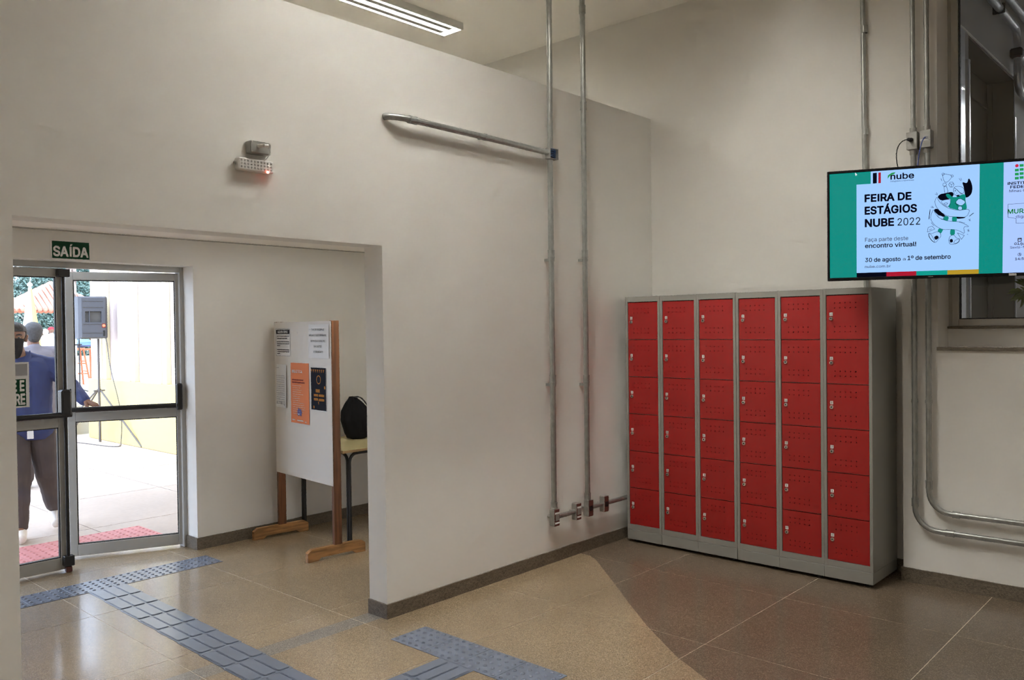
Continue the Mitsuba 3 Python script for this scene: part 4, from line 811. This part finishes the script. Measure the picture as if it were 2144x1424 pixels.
def bigtree(c, r, n, seed, lab):
    t = thing('tree', lab, 'tree')
    obj('trunk', tube([(c[0], c[1], 0.4), (c[0], c[1], c[2])], [0.22, 0.12], 10), 'm_bark', t, True)
    obj('foliage', leaves(n, c, r, 0.085, seed), 'm_leaf', t, kind='stuff')
bigtree((6.3, 49, 5.6), (3.0, 2.6, 5.0), 60000, 11, 'dense green tree behind the left end of the pavilion roof')
bigtree((13.6, 50, 5.8), (3.0, 2.6, 5.2), 60000, 12, 'dense green tree behind the right end of the pavilion roof')
bigtree((-0.5, 48, 5.4), (3.0, 2.6, 4.8), 20000, 13, 'dense green tree furthest left behind the pavilion')
bigtree((20.5, 52, 6.0), (3.0, 2.6, 5.4), 20000, 14, 'green tree between the painted trunk and the pale building')
hd = obj('hedge', leaves(110000, (9.0, 43.0, 1.8), (13.0, 1.5, 2.6), 0.085, 21), 'm_leaf', None, label='dark green hedge under the pavilion roof', cat='hedge', kind='stuff')
# pavilion: hip roof of clay tiles on posts
pv = thing('pavilion', 'open pavilion with a red clay tile roof among the trees', 'pavilion')
pc, ph, pz0, pz1 = np.array([7.48, 35.4]), 1.85, 2.58, 3.80
obj('roof_deck', trimesh.Trimesh([(pc[0]-ph, pc[1]-ph, pz0), (pc[0]+ph, pc[1]-ph, pz0), (pc[0]+ph, pc[1]+ph, pz0), (pc[0]-ph, pc[1]+ph, pz0), (pc[0], pc[1], pz1), (pc[0], pc[1], pz0)], [(0, 1, 4), (1, 2, 4), (2, 3, 4), (3, 0, 4), (1, 0, 5), (2, 1, 5), (3, 2, 5), (0, 3, 5)], process=False), 'm_terracotta', pv)
for side in range(4):
    a = side*PI/2; R2_ = np.array([[math.cos(a), -math.sin(a)], [math.sin(a), math.cos(a)]])
    rows = []
    for i in range(-9, 10):
        x = i*0.21; L_ = ph-abs(x)
        if L_ < 0.1: continue
        p0 = np.append(R2_ @ np.array([x, -ph-0.04]) + pc, pz0+0.04); p1_ = np.append(R2_ @ np.array([x, -ph+L_]) + pc, pz0+0.04+(pz1-pz0)*L_/ph)
        obj('tile_row', tube([p0, p1_], [0.105, 0.09], 6), 'm_rooftile', pv, True)
for sx in (-1, 1):
    for sy in (-1, 1): obj('post', cyl((pc[0]+sx*2.7, pc[1]+sy*2.7, 0.45), (pc[0]+sx*2.7, pc[1]+sy*2.7, pz0), 0.09), 'm_wood_post', pv, True)
# folded parasol
pr = thing('folded_parasol', 'folded white and yellow parasol with a finial, behind the grey-haired man', 'parasol')
fx, fy = 0.172, 15.0
Vp = []
for i, (z, r) in enumerate(((1.30, 0.165), (1.75, 0.125), (2.15, 0.080), (2.45, 0.042), (2.56, 0.028))):
    for j in range(16):
        a = 2*PI*j/16; Vp.append((fx+r*(1+0.18*(j % 2))*math.cos(a), fy+r*(1+0.18*(j % 2))*math.sin(a), z))
def panel(js): return trimesh.Trimesh(Vp, [f for i in range(4) for j in js for f in ((i*16+j, i*16+(j+1) % 16, (i+1)*16+(j+1) % 16), (i*16+j, (i+1)*16+(j+1) % 16, (i+1)*16+j))], process=False)
obj('white_canopy', panel([j for j in range(16) if j not in (12, 13, 14, 15)]), 'm_limewash', pr); obj('yellow_canopy', panel([12, 13, 14, 15]), 'm_paleyellow', pr)
obj('finial', cat_([lathe([(0, 0), (0.03, 0.0), (0.035, 0.04), (0.02, 0.06), (0.055, 0.09), (0.055, 0.12), (0.02, 0.15), (0, 0.16)], 12).apply_translation((fx, fy, 2.54)), cyl((fx, fy, 2.68), (fx+0.05, fy, 2.98), 0.009, 8)]), 'm_limewash', pr, 40)
obj('pole', cyl((fx, fy, 0.45), (fx, fy, 1.35), 0.022), 'm_limewash', pr, True); obj('base', cyl((fx, fy, 0.45), (fx, fy, 0.53), 0.22), 'm_concrete', pr)
# stool, microphone stand, cloth-covered table, all on the raised ground
so = thing('bar_stool', 'tall orange wooden stool on the raised ground behind the loudspeaker', 'stool')
ox, oy_ = 1.57, 16.4; zb, zs = 0.45, 1.27
obj('seat', cyl((ox, oy_, zs), (ox, oy_, zs+0.035), 0.16, 20), 'm_stool', so, 40)
for sx in (-1, 1):
    for sy in (-1, 1): obj('leg', cyl((ox+sx*0.20, oy_+sy*0.20, zb), (ox+sx*0.10, oy_+sy*0.10, zs), 0.02, 8), 'm_stool', so, True)
for z, q in ((0.72, 0.168), (0.95, 0.14)):
    obj('rung', cat_([cyl((ox-q, oy_+s*q, z), (ox+q, oy_+s*q, z), 0.012, 8) for s in (-1, 1)] + [cyl((ox+s*q, oy_-q, z+0.05), (ox+s*q, oy_+q, z+0.05), 0.012, 8) for s in (-1, 1)]), 'm_stool', so, True)
ms_ = thing('microphone_stand', 'thin black microphone stand with a boom in front of the wooden stool', 'stand')
mx, my = 0.55, 13.5
obj('pole', cyl((mx, my, 0.47), (mx, my, 1.62), 0.012, 8), 'm_black', ms_, True); obj('boom', cyl((mx+0.05, my, 1.42), (mx-0.42, my, 1.40), 0.012, 8), 'm_black', ms_, True); obj('joint', trimesh.creation.icosphere(2, 0.028).apply_translation((mx, my, 1.42)), 'm_black', ms_, True)
for a in (0.3, 2.4, 4.5): obj('foot', cyl((mx, my, 0.55), (mx+0.28*math.cos(a), my+0.28*math.sin(a), 0.46), 0.01, 8), 'm_black', ms_, True)
ct = thing('side_table', 'small table with blue and white cloth beside the microphone stand', 'table')
qx, qy = 2.26, 18.0
obj('tabletop', cbox(qx-0.35, qx+0.35, qy-0.3, qy+0.3, 1.22, 1.26, 0.004), 'm_stool', ct)
for sx in (-1, 1):
    for sy in (-1, 1): obj('leg', cbox(qx+sx*0.30-0.02, qx+sx*0.30+0.02, qy+sy*0.25-0.02, qy+sy*0.25+0.02, 0.45, 1.22), 'm_stool', ct)
cm = trimesh.creation.icosphere(3, 1.0); v_ = cm.vertices; cm.vertices = v_*[0.30, 0.24, 0.10]*(0.85+0.4*meshkit.noise(v_*3)[:, None]) + [qx, qy, 1.385]
obj('cloth_heap', cm, 'm_bluecloth', None, True, label='heap of blue and white cloth on the small far table', cat='cloth')

# ------------------------------------------------------------------ people
def skeleton(bones, refine=0.025, smooth_it=8):
    ms = []
    for a, b, ra, rb in bones:
        A_ = m3.Manifold.sphere(ra, 20).translate(tuple(map(float, a))); B_ = m3.Manifold.sphere(rb, 20).translate(tuple(map(float, b)))
        ms.append(m3.Manifold.batch_hull([A_, B_]))
    m = ms[0]
    for x in ms[1:]: m = m + x
    q = m.refine_to_length(refine).to_mesh(); t = trimesh.Trimesh(q.vert_properties[:, :3], q.tri_verts, process=True)
    trimesh.smoothing.filter_taubin(t, iterations=smooth_it); return t
def hand_bones(w, d, side, palm, curl=0.5, s=1.0):
    """Palm and five fingers from wrist w along d; palm = the direction the palm faces."""
    w, d, p = np.array(w, float), np.array(d, float), np.array(palm, float); d /= np.linalg.norm(d); p = p-d*np.dot(p, d); p /= np.linalg.norm(p); x = np.cross(d, p)*side
    B = [(w, w+d*0.03, 0.026, 0.024)]
    for k in range(4):
        o = (-1.5+k)*0.021; B.append((w+d*0.02+x*o*0.6, w+d*0.085+x*o, 0.016, 0.0115)); L = (0.066, 0.078, 0.072, 0.056)[k]
        a = w+d*0.085+x*o; cu = curl
        for seg in range(3):
            dd = d*math.cos(cu)+p*math.sin(cu); b = a+dd*L*(0.45, 0.32, 0.23)[seg]; B.append((a, b, 0.0095-0.001*seg, 0.0088-0.001*seg)); a = b; cu += curl*0.8
    a = w+d*0.025-x*0.03; b = a+(d*0.6-x*0.6+p*0.3)*0.045; B += [(w+d*0.02-x*0.01, a, 0.018, 0.014), (a, b, 0.0125, 0.011), (b, b+(d*0.9-x*0.1+p*0.4)*0.035, 0.0105, 0.009)]
    return B
def head_bones(c, f, s=1.0):
    """Head with jaw and nose; c = centre of the skull, f = the way it faces (horizontal)."""
    c, f = np.array(c, float), np.array(f, float); f /= np.linalg.norm(f); r = np.cross(f, [0, 0, 1.0]); z = np.array([0, 0, 1.0])
    return [(c+z*0.035-f*0.025, c+z*0.03+f*0.018, 0.084, 0.076), (c+z*0.03+f*0.015, c-z*0.075+f*0.050, 0.072, 0.036), (c-z*0.07+f*0.045-r*0.018, c-z*0.07+f*0.045+r*0.018, 0.035, 0.035),
            (c-z*0.0+f*0.088, c-z*0.042+f*0.102, 0.008, 0.014), (c-z*0.02+r*0.076-f*0.012, c+z*0.012+r*0.080-f*0.018, 0.014, 0.017), (c-z*0.02-r*0.076-f*0.012, c+z*0.012-r*0.080-f*0.018, 0.014, 0.017), (c+f*0.06+r*0.035+z*0.018, c+f*0.06-r*0.035+z*0.018, 0.022, 0.022)]
def hair_mesh(c, f, low=0.02, grow=1.0):
    c, f = np.array(c, float), np.array(f, float); f /= np.linalg.norm(f); z = np.array([0, 0, 1.0])
    a = m3.Manifold.batch_hull([m3.Manifold.sphere(0.089*grow, 32).translate(tuple(c+z*0.040-f*0.026)), m3.Manifold.sphere(0.079*grow, 32).translate(tuple(c+z*0.038+f*0.016)), m3.Manifold.sphere(0.06*grow, 24).translate(tuple(c-z*0.035-f*0.050))])
    cut = m3.Manifold.cube((0.4, 0.4, 0.4), True).translate((0.205, 0, -0.2+0.052)); ang_ = math.degrees(math.atan2(f[1], f[0]))
    a = a - cut.rotate((0, 0, ang_)).translate(tuple(c+f*0.012))
    q = a.refine_to_length(0.014).to_mesh(); t = trimesh.Trimesh(q.vert_properties[:, :3], q.tri_verts, process=True)
    t.vertices += 0.004*(meshkit.noise(t.vertices*90)-0.5)[:, None]; return t
# the man in the blue shirt, walking up to the door
def man_in_blue():
    t = thing('person', 'man in a blue long-sleeved shirt, dark trousers and black mask behind the left door leaf', 'person')
    O = np.array([-3.485, 3.66, 0]); a = math.radians(-15); ux, uy = np.array([math.cos(a), math.sin(a), 0]), np.array([-math.sin(a), math.cos(a), 0])
    def q(x, y, z): return O + ux*x + uy*y + np.array([0, 0, z])
    face = -uy - 0.05*ux
    hc = q(-0.070, -0.03, 1.615)
    sR, eR, wR = q(0.185, 0.0, 1.385), q(0.33, -0.10, 1.20), q(0.395, -0.285, 1.105)
    sL, eL, wL = q(-0.205, 0.0, 1.385), q(-0.28, 0.02, 1.12), q(-0.27, -0.10, 0.90)
    hR, kR, aR = q(0.10, 0.02, 0.92), q(0.135, 0.04, 0.50), q(0.205, 0.30, 0.16)
    hL, kL, aL = q(-0.085, 0.0, 0.92), q(-0.055, -0.05, 0.50), q(-0.060, -0.02, 0.10)
    dirh = wR-eR
    B = head_bones(hc, face) + [(hc-[0, 0, 0.05], q(-0.03, 0.0, 1.42), 0.055, 0.055), (q(-0.09, 0, 1.34), q(0.07, 0, 1.34), 0.085, 0.085), (q(-0.03, 0, 1.3), q(0, 0, 1.0), 0.105, 0.105), (sL, sR, 0.06, 0.06), (q(-0.07, 0, 0.95), q(0.08, 0, 0.95), 0.11, 0.11)]
    for s_, e_, w_ in ((sR, eR, wR), (sL, eL, wL)): B += [(s_, e_, 0.052, 0.04), (e_, w_, 0.04, 0.027)]
    B += hand_bones(wR, dirh*0.6+ux*0.12+np.array([0, 0, -0.02]), 1, (0, 0, -1), 0.45) + hand_bones(wL, wL-eL, -1, ux, 0.4)
    for h_, k_, a_ in ((hR, kR, aR), (hL, kL, aL)): B += [(h_, k_, 0.085, 0.055), (k_, a_, 0.052, 0.036)]
    B += [(aL, aL-uy*0.15-[0, 0, 0.06], 0.036, 0.025), (aR, aR-uy*0.11-[0, 0, 0.11], 0.036, 0.025)]
    obj('body', skeleton(B, 0.016, 6), 'm_skin', t, True)
    # shirt: torso with hem, sleeves, collar
    S = [(q(-0.10, 0, 1.35), q(0.08, 0, 1.35), 0.118, 0.118), (q(-0.01, 0, 1.33), q(-0.005, 0.0, 0.90), 0.128, 0.132), (q(-0.10, 0, 1.33), q(-0.075, 0.0, 0.96), 0.128, 0.128), (q(0.075, 0, 1.33), q(0.06, 0.0, 0.96), 0.122, 0.124), (q(-0.075, 0, 0.96), q(0.06, 0, 0.96), 0.128, 0.124), (q(-0.07, 0.01, 0.92), q(0.075, 0.01, 0.88), 0.134, 0.130), (q(-0.03, 0.0, 1.42), q(-0.03, 0, 1.34), 0.075, 0.11), (sL, sR, 0.072, 0.072), (q(-0.03, 0.015, 1.465), sR, 0.052, 0.068), (q(-0.05, 0.015, 1.465), sL, 0.052, 0.068)]
    for s_, e_, w_ in ((sR, eR, wR), (sL, eL, wL)): S += [(s_, e_, 0.076, 0.060), (e_, e_*0.25+w_*0.75, 0.058, 0.050), (e_*0.25+w_*0.75, e_*0.06+w_*0.94, 0.050, 0.044)]
    sh = skeleton(S, 0.022, 5); sh.vertices += 0.024*(meshkit.fbm(sh.vertices*[11, 11, 17], 3)-0.5)[:, None]*sh.vertex_normals
    sh = trimesh.intersections.slice_mesh_plane(sh, [0, 0, 1], [0, 0, 0.80]); obj('shirt', sh, 'm_shirt', t, True)
    for sgn in (-1, 1):
        pts_ = [q(-0.035+sgn*x, y, z) for x, y, z in ((0.010, -0.098, 1.425), (0.070, -0.010, 1.515), (0.088, -0.015, 1.475), (0.072, -0.125, 1.372), (0.040, -0.135, 1.385), (0.078, 0.03, 1.50))]
        obj('collar', trimesh.convex.convex_hull(np.array(pts_)), 'm_shirt', t)
    Tb = [(hR, kR, 0.110, 0.082), (kR, kR*0.12+aR*0.88, 0.080, 0.060), (hL, kL, 0.110, 0.082), (kL, kL*0.05+aL*0.95, 0.080, 0.062), (q(-0.07, 0.01, 0.95), q(0.085, 0.01, 0.95), 0.122, 0.122)]
    tr_ = skeleton(Tb, 0.024, 5); tr_.vertices += 0.014*(meshkit.fbm(tr_.vertices*[8, 8, 16]+3, 3)-0.5)[:, None]*tr_.vertex_normals; obj('trousers', tr_, 'm_trousers', t, True)
    for an, dn in ((aL, -0.055), (aR, -0.085)):
        toe = an - uy*0.17 + [0, 0, dn]
        if an is aL: toe[2] = 0.042
        obj('shoe', skeleton([(an+uy*0.03-[0, 0, 0.035], an-uy*0.06-[0, 0, 0.045], 0.050, 0.048), (an-uy*0.06-[0, 0, 0.045], toe, 0.048, 0.038), (an+[0, 0, 0.03], an-[0, 0, 0.02], 0.048, 0.05)], 0.015, 4), 'm_shoe', t, True)
    obj('hair', hair_mesh(hc, face), 'm_hair', t, True)
    fn = face/np.linalg.norm(face); r = np.cross(fn, [0, 0, 1.0])
    zz = np.array([0, 0, 1.0]); p0, p1 = hc+zz*0.03+fn*0.015, hc-zz*0.075+fn*0.050
    def ms(c, r_): return m3.Manifold.sphere(float(r_), 28).translate(tuple(map(float, c)))
    mm_ = m3.Manifold.batch_hull([ms(p0*(1-k_)+p1*k_, (0.072*(1-k_)+0.036*k_)+0.007) for k_ in (0.25, 0.5, 0.75, 1.0)] + [ms(hc-zz*0.095+fn*0.046+s_*r*0.016, 0.040) for s_ in (-1, 1)] + [ms(hc-zz*0.040+fn*0.098, 0.023), ms(hc-zz*0.125+fn*0.020, 0.045)])
    mm_ = mm_.trim_by_plane(tuple(-zz+fn*0.10), float(np.dot(-zz+fn*0.10, hc-zz*0.014+fn*0.06))).trim_by_plane(tuple(fn), float(np.dot(fn, hc-fn*0.004)))
    qm = mm_.refine_to_length(0.012).to_mesh(); mk = trimesh.Trimesh(qm.vert_properties[:, :3], qm.tri_verts, process=True); trimesh.smoothing.filter_taubin(mk, iterations=3)
    obj('face_mask', mk, 'm_mask', t, True)
    for s in (-1, 1):
        obj('eye', trimesh.creation.icosphere(2, 0.0100).apply_translation(hc+fn*0.0755+s*r*0.032+[0, 0, 0.002]), 'm_eye', t, True); obj('pupil', trimesh.creation.icosphere(2, 0.0062).apply_translation(hc+fn*0.0828+s*r*0.032+[0, 0, 0.001]), 'm_hair', t, True)
        obj('eyebrow', tube([hc+fn*0.090+s*r*0.014+[0, 0, 0.022], hc+fn*0.088+s*r*0.034+[0, 0, 0.028], hc+fn*0.074+s*r*0.053+[0, 0, 0.022]], [0.005, 0.0055, 0.003], 8), 'm_hair', t, True)
    tag = orient(cbox(-0.022, 0.022, -0.036, 0.036, 0, 0.003), q(0.020, -0.152, 0.855), ux, (0, 0.0, 1.0), -uy); obj('paper_tag', tag, 'm_paper', t)
man_in_blue()
def back_view(O, height, label, coat, trous, hair, head_f=(0, 1, 0), lean=0.0):
    t = thing('person', label, 'person')
    O = np.array(O, float); k = height/1.75
    def q(x, y, z): return O + np.array([x, y, z])*k
    hc = q(0, 0.05+lean, 1.63); f = np.array(head_f, float)
    sR, eR, wR, sL, eL, wL = q(0.19, 0, 1.42), q(0.25, 0.0, 1.12), q(0.22, 0.16, 0.92), q(-0.19, 0, 1.42), q(-0.25, 0.0, 1.12), q(-0.22, 0.16, 0.92)
    hR, kR, aR, hL, kL, aL = q(0.09, 0, 0.93), q(0.10, 0.02, 0.5), q(0.10, 0, 0.09), q(-0.09, 0, 0.93), q(-0.10, 0.02, 0.5), q(-0.10, 0, 0.09)
    B = head_bones(hc, f) + [(hc-[0, 0, 0.05], q(0, 0.0, 1.44), 0.056, 0.062), (q(-0.08, 0, 1.36), q(0.08, 0, 1.36), 0.10, 0.10), (q(0, 0, 1.3), q(0, 0, 1.0), 0.12, 0.12), (sL, sR, 0.055, 0.055), (hL, hR, 0.10, 0.10)]
    for s_, e_, w_ in ((sR, eR, wR), (sL, eL, wL)): B += [(s_, e_, 0.05, 0.04), (e_, w_, 0.04, 0.027)]
    B += hand_bones(wR, wR-eR, 1, (-1, 0, 0), 0.4) + hand_bones(wL, wL-eL, -1, (1, 0, 0), 0.4)
    for h_, k_, a_ in ((hR, kR, aR), (hL, kL, aL)): B += [(h_, k_, 0.085, 0.055), (k_, a_, 0.052, 0.036)]
    obj('body', skeleton(B, 0.02, 5), 'm_skin', t, True)
    S = [(q(-0.09, 0, 1.36), q(0.09, 0, 1.36), 0.125, 0.125), (q(-0.06, 0, 1.3), q(-0.06, 0, 0.86), 0.13, 0.15), (q(0.06, 0, 1.3), q(0.06, 0, 0.86), 0.13, 0.15), (q(-0.06, 0, 0.86), q(0.06, 0, 0.86), 0.15, 0.15), (sL, sR, 0.078, 0.078), (q(0, 0.0, 1.46), q(0, 0, 1.38), 0.078, 0.11)]
    for s_, e_, w_ in ((sR, eR, wR), (sL, eL, wL)): S += [(s_, e_, 0.08, 0.064), (e_, e_*0.1+w_*0.9, 0.062, 0.05)]
    sh = skeleton(S, 0.03, 5); sh.vertices += 0.010*(meshkit.fbm(sh.vertices*9, 3)-0.5)[:, None]*sh.vertex_normals
    sh = trimesh.intersections.slice_mesh_plane(sh, [0, 0, 1], O+[0, 0, 0.78*k]); obj('jacket', sh, coat, t, True)
    obj('trousers', skeleton([(hR, kR, 0.11, 0.085), (kR, kR*0.05+aR*0.95, 0.082, 0.07), (hL, kL, 0.11, 0.085), (kL, kL*0.05+aL*0.95, 0.082, 0.07), (hL, hR, 0.12, 0.12)], 0.03, 5), trous, t, True)
    for an in (aR, aL): obj('shoe', skeleton([(an-[0, 0, 0.04*k], an+np.array([0, 0.15, -0.05*k]), 0.048, 0.038)], 0.02, 3), 'm_black', t, True)
    if hair: obj('hair', hair_mesh(hc, f, grow=1.03), hair, t, True)
    return t, hc
back_view((-2.645, 6.05, 0), 1.765, 'grey-haired man in a light grey jacket seen from behind in the yard', 'm_blazer', 'm_trousers', 'm_greyhair')
tp, hcx = back_view((4.30, 26.0, 0.45), 1.36, 'person in white clothes and red cap on the raised ground before the pavilion', 'm_whiteshirt', 'm_whiteshirt', None)
obj('cap', cat_([trimesh.creation.icosphere(2, 0.105).slice_plane([0, 0, 0.0], [0, 0, 1]).apply_translation(hcx+[0, 0, 0.04])]), 'm_redcloth', tp, True)
back_view((3.98, 25.6, 0.45), 1.30, 'person in white clothes beside the one with the red cap', 'm_whiteshirt', 'm_whiteshirt', 'm_limewash')
